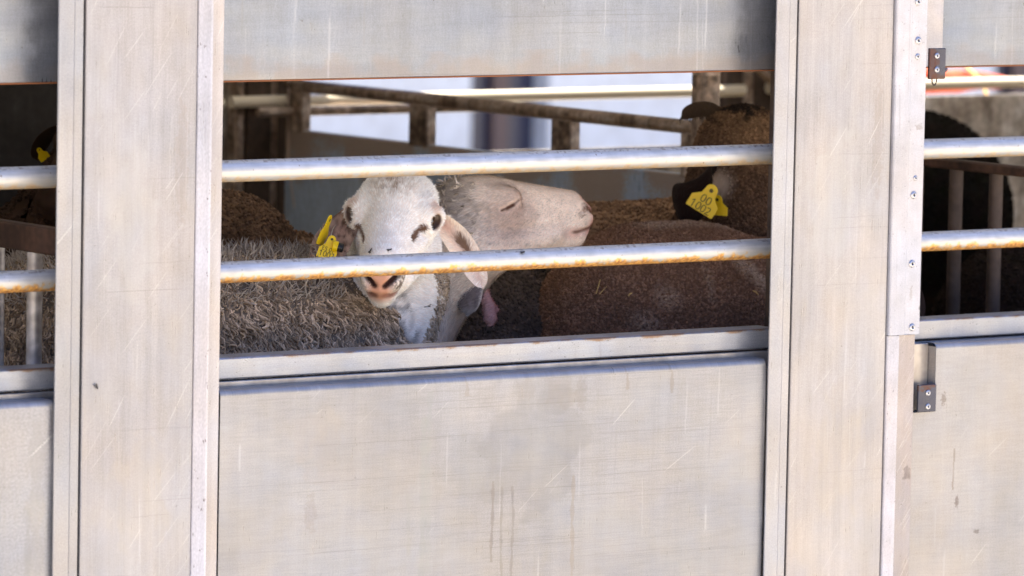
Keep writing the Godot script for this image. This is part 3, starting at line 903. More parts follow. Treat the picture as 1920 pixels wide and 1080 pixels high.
# surface nets over a box; xf takes grid space to the world; skip says which cells to leave out
func nets(skin: Hide, f: Callable, lo: Vector3, hi: Vector3, cell: float, xf: Transform3D, skip, stretch := 1.0) -> void:
	var B := 6
	var nb := Vector3i(ceili((hi.x - lo.x) / cell / B), ceili((hi.y - lo.y) / cell / B), ceili((hi.z - lo.z) / cell / B))
	var N := nb * B + Vector3i.ONE
	var sy := N.x
	var sz := N.x * N.y
	var val := PackedFloat32Array()
	val.resize(N.x * N.y * N.z)
	val.fill(99.0)
	var cellv := PackedInt32Array()
	cellv.resize(val.size())
	cellv.fill(-1)
	var reach := cell * B * 0.5 * 1.7321 * 1.25 * stretch + 0.004
	var blocks := []
	for bz in nb.z:
		for by in nb.y:
			for bx in nb.x:
				var c := lo + Vector3(bx + 0.5, by + 0.5, bz + 0.5) * (B * cell)
				if absf(f.call(c)) > reach:
					continue
				blocks.append(Vector3i(bx, by, bz) * B)
	for o in blocks:
		for z in range(o.z, o.z + B + 1):
			for y in range(o.y, o.y + B + 1):
				var row: int = z * sz + y * sy
				for x in range(o.x, o.x + B + 1):
					if val[row + x] == 99.0:
						val[row + x] = f.call(lo + Vector3(x, y, z) * cell)
	var corner := [0, 1, sy, sy + 1, sz, sz + 1, sz + sy, sz + sy + 1]
	var off := [Vector3(0, 0, 0), Vector3(1, 0, 0), Vector3(0, 1, 0), Vector3(1, 1, 0), Vector3(0, 0, 1), Vector3(1, 0, 1), Vector3(0, 1, 1), Vector3(1, 1, 1)]
	var edges := [[0, 1], [2, 3], [4, 5], [6, 7], [0, 2], [1, 3], [4, 6], [5, 7], [0, 4], [1, 5], [2, 6], [3, 7]]
	for o in blocks:
		for z in range(o.z, o.z + B):
			for y in range(o.y, o.y + B):
				for x in range(o.x, o.x + B):
					var i0: int = z * sz + y * sy + x
					var neg := 0
					for k in 8:
						if val[i0 + corner[k]] < 0.0:
							neg += 1
					if neg == 0 or neg == 8:
						continue
					var sum := Vector3.ZERO
					var cnt := 0
					for e in edges:
						var p: float = val[i0 + corner[e[0]]]
						var q: float = val[i0 + corner[e[1]]]
						if (p < 0.0) != (q < 0.0):
							sum += off[e[0]].lerp(off[e[1]], p / (p - q))
							cnt += 1
					var w := lo + (Vector3(x, y, z) + sum / cnt) * cell
					if skip != null and skip.call(w):
						continue
					cellv[i0] = skin.v.size()
					skin.v.append(xf * w)
	for o in blocks:
		for z in range(o.z, o.z + B):
			for y in range(o.y, o.y + B):
				for x in range(o.x, o.x + B):
					var i0: int = z * sz + y * sy + x
					if cellv[i0] < 0:
						continue
					var v0 := val[i0] < 0.0
					if x < N.x - 1 and y > 0 and z > 0 and (val[i0 + 1] < 0.0) != v0:
						quad(skin, cellv[i0], cellv[i0 - sy], cellv[i0 - sy - sz], cellv[i0 - sz], v0)
					if y < N.y - 1 and x > 0 and z > 0 and (val[i0 + sy] < 0.0) != v0:
						quad(skin, cellv[i0], cellv[i0 - sz], cellv[i0 - sz - 1], cellv[i0 - 1], v0)
					if z < N.z - 1 and x > 0 and y > 0 and (val[i0 + sz] < 0.0) != v0:
						quad(skin, cellv[i0], cellv[i0 - 1], cellv[i0 - 1 - sy], cellv[i0 - sy], v0)

func quad(s: Hide, a: int, b: int, c: int, d: int, flip: bool) -> void:
	if a < 0 or b < 0 or c < 0 or d < 0:
		return
	if flip:
		s.idx.append_array([a, c, b, a, d, c])
	else:
		s.idx.append_array([a, b, c, a, c, d])

func make_head(f: Flesh, lids: float, wide := 0.0, snout := 0.0) -> void:
	f.egg(Vector3(0, 0.006, -0.034), Vector3(0.050 + wide * 1.5, 0.044 + wide * 0.4, 0.066))
	f.egg(Vector3(0, -0.045, 0.126 + snout), Vector3(0.0315, 0.034, 0.038))
	f.skull(Vector3(0, -0.008, 0.0), Vector3(0, -0.026, 0.118 + snout), 0.046 + wide * 0.6, 0.030)
	f.skull(Vector3(0, 0.006, 0.02), Vector3(0, -0.012, 0.128 + snout), 0.026 + wide, 0.015)
	for s in [-1.0, 1.0]:
		f.egg(Vector3(s * (0.035 + wide), 0.002, -0.002), Vector3(0.024, 0.022, 0.026))
		f.skull(Vector3(s * 0.028, -0.066, -0.032), Vector3(s * 0.016, -0.062, 0.088), 0.036, 0.023)
		f.skull(Vector3(s * 0.036, -0.026, 0.006), Vector3(s * 0.021, -0.036, 0.085), 0.019, 0.013)
		f.skull(Vector3(s * 0.016, -0.036, 0.146 + snout), Vector3(s * 0.020, -0.030, 0.138 + snout), 0.0125, 0.012)
		f.cut(Vector3(s * 0.008, -0.044, 0.164 + snout), Vector3(s * 0.023, -0.030, 0.152 + snout), 0.0048)
		f.cut(Vector3(s * 0.004, -0.0605, 0.168 + snout), Vector3(s * 0.034, -0.0655, 0.122 + snout), 0.0036)
	for s in [-1.0, 1.0]:      # brow, cheekbone, hollow above the jaw
		f.skull(Vector3(s * (0.040 + wide), 0.018, -0.012), Vector3(s * (0.044 + wide), 0.014, 0.014), 0.010, 0.009)
		f.skull(Vector3(s * (0.050 + wide), -0.020, -0.016), Vector3(s * (0.036 + wide), -0.026, 0.040), 0.011, 0.009)
		f.cut(Vector3(s * 0.062, -0.050, 0.052), Vector3(s * 0.050, -0.050, 0.095), 0.012)
	f.skull(Vector3(0, -0.080, 0.085), Vector3(0, -0.076, 0.130 + snout), 0.020, 0.0165)
	if lids > 0.0:   # open eyes: sockets with lids
		for s in [-1.0, 1.0]:
			var e: Vector3 = Vector3(s * 0.84, 0.14, 0.52).normalized()
			var c: Vector3 = Vector3(s * (0.042 + wide), 0.0, 0.006)
			var h := (Vector3(0, -0.15, 1) - e * e.dot(Vector3(0, -0.15, 1))).normalized()
			var v: Vector3 = e.cross(h) * s
			f.cut(c + e * 0.012 - h * 0.004, c + e * 0.013 + h * 0.004, 0.0115)
			for k in 10:
				var t0 := TAU * k / 10.0
				var t1 := TAU * (k + 1) / 10.0
				var top := 0.0035 if sin(t0) * 1.0 > 0.0 else 0.0024
				f.skull(c + e * 0.0125 + h * cos(t0) * 0.0165 + v * sin(t0) * 0.0100, c + e * 0.0125 + h * cos(t1) * 0.0165 + v * sin(t1) * 0.0100, top, top)
	else:            # closed eyes: full lids with a crease
		for s in [-1.0, 1.0]:
			f.egg(Vector3(s * 0.049, 0.002, 0.004), Vector3(0.0135, 0.0150, 0.0200))
			f.cut(Vector3(s * 0.0640, -0.0080, -0.012), Vector3(s * 0.0655, -0.0050, 0.002), 0.0026)
			f.cut(Vector3(s * 0.0655, -0.0050, 0.002), Vector3(s * 0.0600, 0.0040, 0.020), 0.0026)

func four_legs(f: Flesh, hip: Vector3, sho: Vector3, half: float) -> void:
	var along := (sho - hip).normalized()
	var side := along.cross(Vector3.UP).normalized()
	for s in [-1.0, 1.0]:
		var hk: Vector3 = hip + side * s * half + along * 0.02
		var knee := Vector3(hk.x, FLOOR_Y + 0.26, hk.z) + along * 0.07
		var hock := Vector3(hk.x, FLOOR_Y + 0.17, hk.z) - along * 0.05
		var foot := Vector3(hk.x, FLOOR_Y + 0.025, hk.z) - along * 0.01
		f.bone(hk, knee, 0.085, 0.055); f.bone(knee, hock, 0.045, 0.026); f.bone(hock, foot, 0.024, 0.022)
		var el: Vector3 = sho + side * s * half - along * 0.02
		var kn := Vector3(el.x, FLOOR_Y + 0.18, el.z) + along * 0.01
		var ff := Vector3(el.x, FLOOR_Y + 0.025, el.z) + along * 0.01
		f.bone(el, kn, 0.075, 0.028); f.bone(kn, ff, 0.024, 0.022)

# leaf-shaped ear: a curved shell along a Bezier curve, its width in direction side
func ear(skin: Hide, p: Array, side0: Vector3, side1: Vector3, wide: float, cup: float, thick: float, outer: Color, inner: Callable) -> void:
	var N := 22
	var M := 12
	var base := skin.v.size()
	if skin.body_end < 0:
		skin.body_end = skin.idx.size()
	for layer in 2:
		for i in N + 1:
			var t := float(i) / N
			var c: Vector3 = p[0].bezier_interpolate(p[1], p[2], p[3], t)
			var tan: Vector3 = p[0].bezier_derivative(p[1], p[2], p[3], t).normalized()
			var sd: Vector3 = side0.lerp(side1, t)
			sd = (sd - tan * sd.dot(tan)).normalized()
			var nr := tan.cross(sd).normalized()
			var w := wide * (0.55 + 0.45 * sin(minf(t / 0.42, 1.0) * PI * 0.5)) if t < 0.42 else wide * sqrt(maxf(0.0, 1.0 - pow((t - 0.42) / 0.58, 2.2)))
			w = maxf(w, 0.0008)
			for j in M + 1:
				var s := -1.0 + 2.0 * j / M
				var th := thick * (1.0 - 0.85 * s * s) * (1.0 - 0.7 * t)
				var q: Vector3 = c + sd * s * w + nr * (cup * wide * (s * s) * (1.0 - 0.55 * t) + (th if layer == 0 else -th))
				skin.v.append(q)
				var edge := absf(s)
				skin.c.append(inner.call(t, s) if layer == 0 else outer.lerp(outer * 1.35, maxf(0.0, edge - 0.8) * 3.0))
	for layer in 2:
		var o := base + layer * (N + 1) * (M + 1)
		for i in N:
			for j in M:
				var a := o + i * (M + 1) + j
				if layer == 0:
					skin.idx.append_array([a, a + 1, a + M + 2, a, a + M + 2, a + M + 1])
				else:
					skin.idx.append_array([a, a + M + 2, a + 1, a, a + M + 1, a + M + 2])
	var half := (N + 1) * (M + 1)
	for i in N:
		for j in [0, M]:
			var a: int = base + i * (M + 1) + j
			var b: int = a + M + 1
			if j == 0:
				skin.idx.append_array([a, b, b + half, a, b + half, a + half])
			else:
				skin.idx.append_array([a, b + half, b, a, a + half, b + half])

# a short fleshy tube added to a hide
func limb(skin: Hide, pts: Array, radii: Array, col: Color) -> void:
	var base: int = skin.v.size()
	var S := 10
	for i in pts.size():
		for k in S:
			var a := TAU * k / S
			skin.v.append(pts[i] + Vector3(cos(a), 0, sin(a)) * float(radii[i]))
			skin.c.append(col)
	for i in pts.size() - 1:
		for k in S:
			var a := base + i * S + k
			var b := base + i * S + (k + 1) % S
			skin.idx.append_array([a, a + S, b + S, a, b + S, b])

# ---- hair and wool: many small strands set on the skin
func blade_mesh(curl: float) -> ArrayMesh:
	var st := begin()
	var seg := 3
	for i in seg:
		var t0 := float(i) / seg
		var t1 := float(i + 1) / seg
		var w0 := 0.5 * (1.0 - t0 * t0)
		var w1 := 0.5 * (1.0 - t1 * t1)
		var p0 := Vector3(0, curl * t0 * t0, t0)
		var p1 := Vector3(0, curl * t1 * t1, t1)
		var n := Vector3.UP
		tri(st, p0 + Vector3(-w0, 0, 0), p0 + Vector3(w0, 0, 0), p1 + Vector3(w1, 0, 0), n, n, n)
		if w1 > 0.01:
			tri(st, p0 + Vector3(-w0, 0, 0), p1 + Vector3(w1, 0, 0), p1 + Vector3(-w1, 0, 0), n, n, n)
	return st.commit()

func lock_mesh(sd: int, wave: float) -> ArrayMesh:
	var rr := RandomNumberGenerator.new()
	rr.seed = sd
	var st := begin()
	var pts := []
	var rad := []
	var n := 6
	var ph := rr.randf() * TAU
	for i in n + 1:
		var t := float(i) / n
		pts.append(Vector3(sin(t * 7.0 + ph) * wave * (0.3 + t), cos(t * 6.0 + ph) * wave * 0.7 * t, t))
		rad.append(0.5 * (0.75 + 0.5 * sin(t * PI)) * (1.0 - pow(t, 4.0) * 0.7))
	# flattened tube with unit width
	for i in n:
		for k in 6:
			var t0 := TAU * k / 6.0
			var t1 := TAU * (k + 1) / 6.0
			var e0 := Vector3(cos(t0), sin(t0), 0)
			var e1 := Vector3(cos(t1), sin(t1), 0)
			tri(st, pts[i] + e0 * rad[i], pts[i] + e1 * rad[i], pts[i + 1] + e1 * rad[i + 1], e0, e1, e1)
			tri(st, pts[i] + e0 * rad[i], pts[i + 1] + e1 * rad[i + 1], pts[i + 1] + e0 * rad[i + 1], e0, e1, e0)
	return st.commit()

# a tight curl: an uneven little knot of wool, unit size
func curl_mesh(sd: int) -> ArrayMesh:
	var rr := RandomNumberGenerator.new()
	rr.seed = sd
	var st := begin()
	var R := 5
	var S := 7
	var pts := []
	for i in R + 1:
		var row := []
		var th := PI * i / R
		for k in S:
			var ph := TAU * k / S + i * 0.5
			var r := 0.5 * (0.72 + 0.45 * rr.randf())
			row.append(Vector3(sin(th) * cos(ph) * r, sin(th) * sin(ph) * r, 0.38 - cos(th) * r))
		pts.append(row)
	for i in R:
		for k in S:
			var a: Vector3 = pts[i][k]
			var b: Vector3 = pts[i][(k + 1) % S]
			var c: Vector3 = pts[i + 1][(k + 1) % S]
			var d: Vector3 = pts[i + 1][k]
			var o := Vector3(0, 0, 0.38)
			tri(st, a, b, c, (a - o).normalized(), (b - o).normalized(), (c - o).normalized())
			tri(st, a, c, d, (a - o).normalized(), (c - o).normalized(), (d - o).normalized())
	return st.commit()

# fn(p, n, c, rnd) gives [direction, length, width, thickness, colour] or null
func strew(called: String, parent: Node, skin: Hide, count: int, meshes: Array, sd: int, fn: Callable, inside: Callable) -> void:
	var rr := RandomNumberGenerator.new()
	rr.seed = sd
	var cum := PackedFloat32Array()
	var tris := PackedInt32Array()
	var sum := 0.0
	var i := 0
	var stop := skin.body_end if called == "wool" and skin.body_end > 0 else skin.idx.size()
	while i < stop:
		var a := skin.v[skin.idx[i]]
		var b := skin.v[skin.idx[i + 1]]
		var c := skin.v[skin.idx[i + 2]]
		if inside.call((a + b + c) / 3.0):
			sum += (b - a).cross(c - a).length()
			cum.append(sum)
			tris.append(i)
		i += 3
	if tris.is_empty():
		return
	var bufs := []
	for m in meshes:
		bufs.append(PackedFloat32Array())
	for k in count:
		var ti := tris[mini(cum.bsearch(rr.randf() * sum), tris.size() - 1)]
		var u := rr.randf()
		var w := rr.randf()
		if u + w > 1.0:
			u = 1.0 - u; w = 1.0 - w
		var i0 := skin.idx[ti]
		var i1 := skin.idx[ti + 1]
		var i2 := skin.idx[ti + 2]
		var p := skin.v[i0] * (1.0 - u - w) + skin.v[i1] * u + skin.v[i2] * w
		var n := (skin.n[i0] * (1.0 - u - w) + skin.n[i1] * u + skin.n[i2] * w).normalized()
		var col := skin.c[i0] * (1.0 - u - w) + skin.c[i1] * u + skin.c[i2] * w
		var g = fn.call(p, n, col, rr)
		if g == null:
			continue
		var d: Vector3 = g[0]
		var y := (n - d * n.dot(d)).normalized()
		var x := y.cross(d).normalized() * float(g[2])
		y *= float(g[3])
		d *= float(g[1])
		var cc: Color = g[4]
		bufs[k % meshes.size()].append_array(PackedFloat32Array([x.x, y.x, d.x, p.x, x.y, y.y, d.y, p.y, x.z, y.z, d.z, p.z, cc.r, cc.g, cc.b, 1.0]))
	for m in meshes.size():
		var mm := MultiMesh.new()
		mm.transform_format = MultiMesh.TRANSFORM_3D
		mm.use_colors = true
		mm.mesh = meshes[m]
		mm.instance_count = bufs[m].size() / 16
		mm.buffer = bufs[m]
		var mi := MultiMeshInstance3D.new()
		mi.name = named(called, parent)
		mi.multimesh = mm
		mi.material_override = mats.coat
		mi.set_meta("kind", "stuff")
		parent.add_child(mi, true)

func lin(r: float, g: float, b: float) -> Color:
	return Color(r, g, b, 1.0)

func mixc(a: Color, b: Color, t: float) -> Color:
	return a.lerp(b, clampf(t, 0.0, 1.0))

func near(p: Vector3, c: Vector3, r: float, soft: float) -> float:
	return clampf((r - p.distance_to(c)) / soft + 0.5, 0.0, 1.0)

func near_line(p: Vector3, a: Vector3, b: Vector3, r: float, soft: float) -> float:
	var t := clampf((p - a).dot(b - a) / (b - a).length_squared(), 0.0, 1.0)
	return clampf((r - p.distance_to(a.lerp(b, t))) / soft + 0.5, 0.0, 1.0)

var flk := FastNoiseLite.new()

func head_basis(s: Vector3, u: Vector3, f: Vector3, at: Vector3, scale: float) -> Transform3D:
	var z := f.normalized()
	var y := (u - z * u.dot(z)).normalized()
	var x := y.cross(z)
	return Transform3D(Basis(x * scale, y * scale, z * scale), at)

func set_head(f: Flesh, xf: Transform3D, scale: float) -> void:
	f.head = xf
	f.to_head = xf.affine_inverse()
	f.scale = scale

# mesh a whole sheep; paint(p, q) gives the colour at world p, head space q
func skin_sheep(f: Flesh, lo: Vector3, hi: Vector3, cell: float, head_cell: float, paint: Callable) -> Hide:
	var s := Hide.new()
	var hlo := Vector3(-0.10, -0.150, -0.125)
	var hhi := Vector3(0.10, 0.075, 0.180)
	var none = null
	if f.has_head:
		nets(s, f.at_head, hlo, hhi, head_cell, f.head, none, f.scale)
		nets(s, f.at, lo, hi, cell, Transform3D(), func(w: Vector3) -> bool:
			var q: Vector3 = f.to_head * w
			return q.x > hlo.x + 0.012 and q.x < hhi.x - 0.012 and q.y > hlo.y + 0.012 and q.y < hhi.y - 0.012 and q.z > hlo.z + 0.012 and q.z < hhi.z - 0.012)
	else:
		nets(s, f.at, lo, hi, cell, Transform3D(), none)
	s.c.resize(s.v.size())
	for i in s.v.size():
		s.c[i] = paint.call(s.v[i], f.to_head * s.v[i])
	return s

func tag_plate(parent: Node, at: Vector3, down: Vector3, facing: Vector3, h: float, w: float, rows: Array, called := "ear_tag") -> MeshInstance3D:
	# ear tag: rounded neck at the top with a hole, broad plate below
	var y := -down.normalized()
	var z := (facing - y * facing.dot(y)).normalized()
	var x := y.cross(z)
	var out := PackedVector2Array()
	for i in 9:
		var a := PI * (0.0 + float(i) / 8.0)
		out.append(Vector2(cos(a) * w * 0.22, h * 0.5 - w * 0.22 + sin(a) * w * 0.22))
	out.append(Vector2(-w * 0.25, h * 0.10)); out.append(Vector2(-w * 0.40, -h * 0.02)); out.append(Vector2(-w * 0.5, -h * 0.10))
	out.append(Vector2(-w * 0.5, -h * 0.47)); out.append(Vector2(-w * 0.47, -h * 0.5)); out.append(Vector2(w * 0.47, -h * 0.5)); out.append(Vector2(w * 0.5, -h * 0.47))
	out.append(Vector2(w * 0.5, -h * 0.10)); out.append(Vector2(w * 0.40, -h * 0.02)); out.append(Vector2(w * 0.25, h * 0.10))
	var st := begin()
	var th := 0.0009
	var fan := Geometry2D.triangulate_polygon(out)
	for sg in [-1.0, 1.0]:
		for i in range(0, fan.size(), 3):
			var ps := []
			for k in 3:
				var o := out[fan[i + k]]
				ps.append(at + x * o.x + y * o.y + z * (th * sg))
			tri(st, ps[0], ps[1], ps[2], z * sg, z * sg, z * sg)
	for i in out.size():
		var a := out[i]
		var b := out[(i + 1) % out.size()]
		var A := at + x * a.x + y * a.y
		var Bp := at + x * b.x + y * b.y
		face(st, [A + z * th, Bp + z * th, Bp - z * th, A - z * th], x * (a.x + b.x) + y * (a.y + b.y))
	var m := part(called, st, mats.tag, parent)
	var sh := begin()
	lathe(sh, [Vector2(w * 0.07, 0.0), Vector2(0, 0.0)], Transform3D(Basis(x, z, -y), at + y * (h * 0.5 - w * 0.22) + z * (th + 0.0006)), 14)
	part("tag_hole", sh, mats.tag_print, m)
	for row in rows:   # [text, height, x, y]
		var tm := TextMesh.new()
		var fnt := SystemFont.new()
		fnt.font_names = PackedStringArray(["Droid Sans"])
		tm.font = fnt
		tm.text = row[0]
		tm.font_size = 32
		tm.pixel_size = row[1] / 32.0
		tm.depth = 0.0008
		var mi := MeshInstance3D.new()
		mi.name = named("tag_number", m)
		mi.mesh = tm
		mi.material_override = mats.tag_print
		mi.transform = Transform3D(Basis(x, y, z), at + x * float(row[2]) + y * float(row[3]) + z * (th + 0.0004))
		m.add_child(mi, true)
	return m

func eyeball(parent: Node, f: Flesh, s: float, wide: float) -> void:
	var e := Vector3(s * 0.84, 0.14, 0.52).normalized()
	var h := (Vector3(0, -0.15, 1) - e * e.dot(Vector3(0, -0.15, 1))).normalized()
	var v := e.cross(h)
	var c := Vector3(s * (0.042 + wide), 0.0, 0.006)
	var st := begin()
	var n := 20
	for i in n:
		for j in n * 2:
			var q := []
			for k in [[0, 0], [0, 1], [1, 1], [1, 0]]:
				var th: float = PI * (i + k[0]) / n
				var ph: float = PI * (j + k[1]) / n
				q.append((e * cos(th) + h * sin(th) * cos(ph) + v * sin(th) * sin(ph)))
			for tr in [[0, 1, 2], [0, 2, 3]]:
				var ps := []
				for k in 3:
					ps.append(q[tr[k]])
				var mid: Vector3 = (ps[0] + ps[1] + ps[2]) / 3.0
				var hh := mid.dot(h)
				var vv := mid.dot(v)
				var col := lin(0.110, 0.060, 0.034)
				if absf(hh) < 0.42 and absf(vv) < 0.13:
					col = lin(0.004, 0.004, 0.005)
				elif hh * hh + vv * vv > 0.62:
					col = lin(0.02, 0.012, 0.010)
				st.set_color(col)
				var A: Vector3 = f.head * (c + ps[0] * 0.0150)
				var Bq: Vector3 = f.head * (c + ps[1] * 0.0150)
				var C: Vector3 = f.head * (c + ps[2] * 0.0150)
				tri(st, A, Bq, C, (f.head.basis * ps[0]).normalized(), (f.head.basis * ps[1]).normalized(), (f.head.basis * ps[2]).normalized())
	var m := tinted_mat(0.06)
	m.metallic_specular = 0.6
	part("eye", st, m, parent)

func tangent(n: Vector3, d: Vector3) -> Vector3:
	var t := d - n * n.dot(d)
	return t.normalized() if t.length() > 0.05 else n.cross(Vector3(0.3, 0.9, 0.2)).normalized()

func jitter(rr: RandomNumberGenerator) -> Vector3:
	return Vector3(rr.randf() - 0.5, rr.randf() - 0.5, rr.randf() - 0.5) * 2.0

func build_flock() -> void:
	flk.seed = 5
	flk.frequency = 1.0
	flk.fractal_octaves = 3
	var blade := blade_mesh(0.15)
	var locks := [lock_mesh(1, 0.9), lock_mesh(2, 1.2), lock_mesh(3, 0.7)]
	var curls := [curl_mesh(11), curl_mesh(12), curl_mesh(13)]
	sheep_white(blade, locks)
	sheep_profile(blade, locks)
	sheep_brown(curls)
	sheep_tagged(blade, curls)
	# sheep further in: whole bodies, shorter wool
	dark_sheep("dark brown sheep whose back shows behind the closed-eyed sheep's muzzle", Vector3(0.42, 1.38, -0.86), Vector3(1.02, 1.385, -0.92), 0.165, Vector3(1.22, 1.50, -0.80), Vector3(0.8, -0.3, 0.5), lin(0.30, 0.19, 0.125), 11, curls, 27000)
	dark_sheep("dark grey-brown sheep filling the gap below the closed-eyed sheep's chin", Vector3(0.40, 1.325, -0.69), Vector3(0.72, 1.31, -0.80), 0.155, Vector3(0.80, 1.36, -0.80), Vector3(0.8, -0.5, -0.1), lin(0.105, 0.080, 0.070), 18, curls, 16200)
	dark_sheep("fuzzy brown sheep with a rounded rump at the left end of the opening", Vector3(0.080, 1.444, -0.98), Vector3(-0.05, 1.39, -1.25), 0.138, Vector3(-0.10, 1.42, -1.48), Vector3(-0.2, -0.6, -0.6), lin(0.20, 0.125, 0.08), 12, curls, 27000)
	dark_sheep("small brown sheep low between the fuzzy rump and the white-faced sheep", Vector3(0.20, 1.375, -0.98), Vector3(0.10, 1.33, -1.5), 0.135, Vector3(0.1, 1.40, -1.75), Vector3(-0.1, -0.3, -0.9), lin(0.20, 0.125, 0.08), 13, curls, 16200)
	dark_sheep("black sheep with a rounded back in the right-hand opening", Vector3(2.175, 1.445, -1.62), Vector3(2.42, 1.40, -1.97), 0.195, Vector3(2.55, 1.42, -2.15), Vector3(0.5, -0.6, -0.5), lin(0.012, 0.010, 0.009), 15, curls, 13500)
	dark_sheep("brown sheep behind the barred gate in the right-hand opening", Vector3(1.58, 1.30, -0.55), Vector3(2.1, 1.32, -0.62), 0.185, Vector3(2.28, 1.44, -0.60), Vector3(0.8, -0.5, 0.1), lin(0.022, 0.015, 0.012), 16, curls, 18900)
	dark_sheep("dark sheep with a yellow tag in the left-hand opening", Vector3(-0.62, 1.36, -1.18), Vector3(-0.30, 1.38, -1.05), 0.165, Vector3(-0.248, 1.68, -0.895), Vector3(-0.75, -0.45, 0.35), lin(0.050, 0.030, 0.022), 17, curls, 13500, true)

# ---- the white-faced sheep looking out between the bars
func sheep_white(blade: ArrayMesh, locks: Array) -> void:
	var o := thing("sheep", "white-faced sheep with grey wool looking straight out between the bars", "sheep", Vector3(-0.35, FLOOR_Y, -0.42), "sheep in the trailer")
	var f := Flesh.new()
	var sc := 1.08
	set_head(f, head_basis(Vector3(), Vector3(-0.1814, 0.9384, 0.2942), Vector3(-0.6251, -0.3410, 0.7021), Vector3(-0.0247, 1.5949, -0.3007), sc), sc)
	make_head(f, 1.0, 0.006)
	var hip := Vector3(-0.56, 1.355, -0.46)
	var sho := Vector3(-0.12, 1.345, -0.43)
	f.bone(hip, sho, 0.185, 0.180)
	f.bone(Vector3(-0.36, 1.31, -0.45), Vector3(-0.14, 1.29, -0.43), 0.18, 0.165)
	f.bone(sho + Vector3(0.03, 0.0, 0.0), Vector3(0.040, 1.475, -0.405), 0.120, 0.074)
	f.bone(Vector3(0.040, 1.475, -0.405), f.head * Vector3(0, -0.04, -0.075), 0.080, 0.062)
	f.bone(Vector3(0.005, 1.27, -0.40), Vector3(0.042, 1.45, -0.385), 0.090, 0.058)
	four_legs(f, hip, sho, 0.08)
	var white := lin(0.93, 0.90, 0.86)
	var pink := lin(0.60, 0.31, 0.21)
	var brown := lin(0.16, 0.09, 0.06)
	var paint := func(p: Vector3, q: Vector3) -> Color:
		var n := flk.get_noise_3dv(p * 42.0)
		var k := p.x - (-0.030 + (1.48 - p.y) * 0.50) + n * 0.05
		var woolly := clampf(-k / 0.05 + 0.5, 0.0, 1.0)
		if q.z > -0.085 and f.head_d(q) < 0.012:
			woolly = 0.0
		var c := white * (1.0 + 0.12 * n)
		if q.z > -0.13 and q.length() < 0.25:
			# muzzle: bare pink skin and dirt
			var skinn := near_line(q, Vector3(0, -0.055, 0.158), Vector3(0, -0.030, 0.156), 0.019, 0.016)
			skinn = maxf(skinn, near_line(q, Vector3(-0.020, -0.064, 0.150), Vector3(0.020, -0.064, 0.150), 0.010, 0.010) * 0.65)
			c = mixc(c, pink, skinn)
			var dirt := near(q, Vector3(0.026, -0.040, 0.142), 0.020, 0.010) * clampf(0.85 + 1.6 * flk.get_noise_3dv(q * 170.0), 0.0, 1.0)
			dirt = maxf(dirt, near(q, Vector3(-0.023, -0.036, 0.143), 0.015, 0.012) * 0.75)
			c = mixc(c, lin(0.10, 0.065, 0.045), dirt * 0.9)
			var slit := near_line(q, Vector3(0.008, -0.044, 0.161), Vector3(0.022, -0.031, 0.150), 0.0045, 0.003)
			slit = maxf(slit, near_line(q, Vector3(-0.008, -0.044, 0.161), Vector3(-0.022, -0.031, 0.150), 0.0045, 0.003))
			c = mixc(c, lin(0.03, 0.015, 0.012), slit)
			for s in [-1.0, 1.0]:
				c = mixc(c, lin(0.26, 0.12, 0.085), near_line(q, Vector3(s * 0.004, -0.0625, 0.163), Vector3(s * 0.032, -0.0660, 0.124), 0.0046, 0.004) * 0.9)
				# eye rims
				var ex := Vector3(s * 0.048, 0.0, 0.006) + Vector3(s * 0.84, 0.14, 0.52) * 0.0125
				var rim := near(q, ex, 0.0165, 0.004)
				c = mixc(c, brown, rim * 0.95)
				c = mixc(c, lin(0.60, 0.36, 0.23), near(q, ex + Vector3(0, 0.014, -0.004), 0.011, 0.008) * 0.7)
			# bare brown streak below the near eye, small flecks above it
			c = mixc(c, lin(0.15, 0.09, 0.065), near_line(q, Vector3(0.0520, 0.002, 0.022), Vector3(0.0385, -0.004, 0.066), 0.0066 + 0.002 * n, 0.003))
			c = mixc(c, lin(0.14, 0.075, 0.05), near_line(q, Vector3(0.0580, 0.003, 0.012), Vector3(0.0450, -0.001, 0.046), 0.0046, 0.002))
			c = mixc(c, lin(0.18, 0.11, 0.08), near_line(q, Vector3(-0.052, -0.006, 0.030), Vector3(-0.036, -0.008, 0.080), 0.0052, 0.003))
			c = mixc(c, lin(0.62, 0.36, 0.22), near(q, Vector3(0.062, 0.017, -0.004), 0.010, 0.006) * 0.7)
			c = mixc(c, lin(0.45, 0.27, 0.20), near(q, Vector3(0.058, -0.020, -0.016), 0.017, 0.012) * 0.6)
			c = mixc(c, brown, near(q, Vector3(0.054, 0.0205, 0.002), 0.0045, 0.002))
			c = mixc(c, brown, near(q, Vector3(0.052, 0.018, 0.013), 0.0036, 0.002))
			# stained forehead
			var fore := near(q, Vector3(-0.006, 0.050, -0.016), 0.032, 0.03)
			c = mixc(c, lin(0.42, 0.30, 0.21), fore * clampf(0.35 + 1.5 * flk.get_noise_3dv(q * 95.0), 0.0, 1.0))
			c = mixc(c, brown, fore * clampf(flk.get_noise_3dv(q * 150.0 + Vector3(7, 3, 1)) * 6.0 - 2.4, 0.0, 1.0))
		return mixc(c, lin(0.13, 0.105, 0.085) * (1.0 + 0.4 * n), woolly)
	var s := skin_sheep(f, Vector3(-0.80, FLOOR_Y, -0.70), Vector3(0.16, 1.62, -0.15), 0.014, 0.0026, paint)
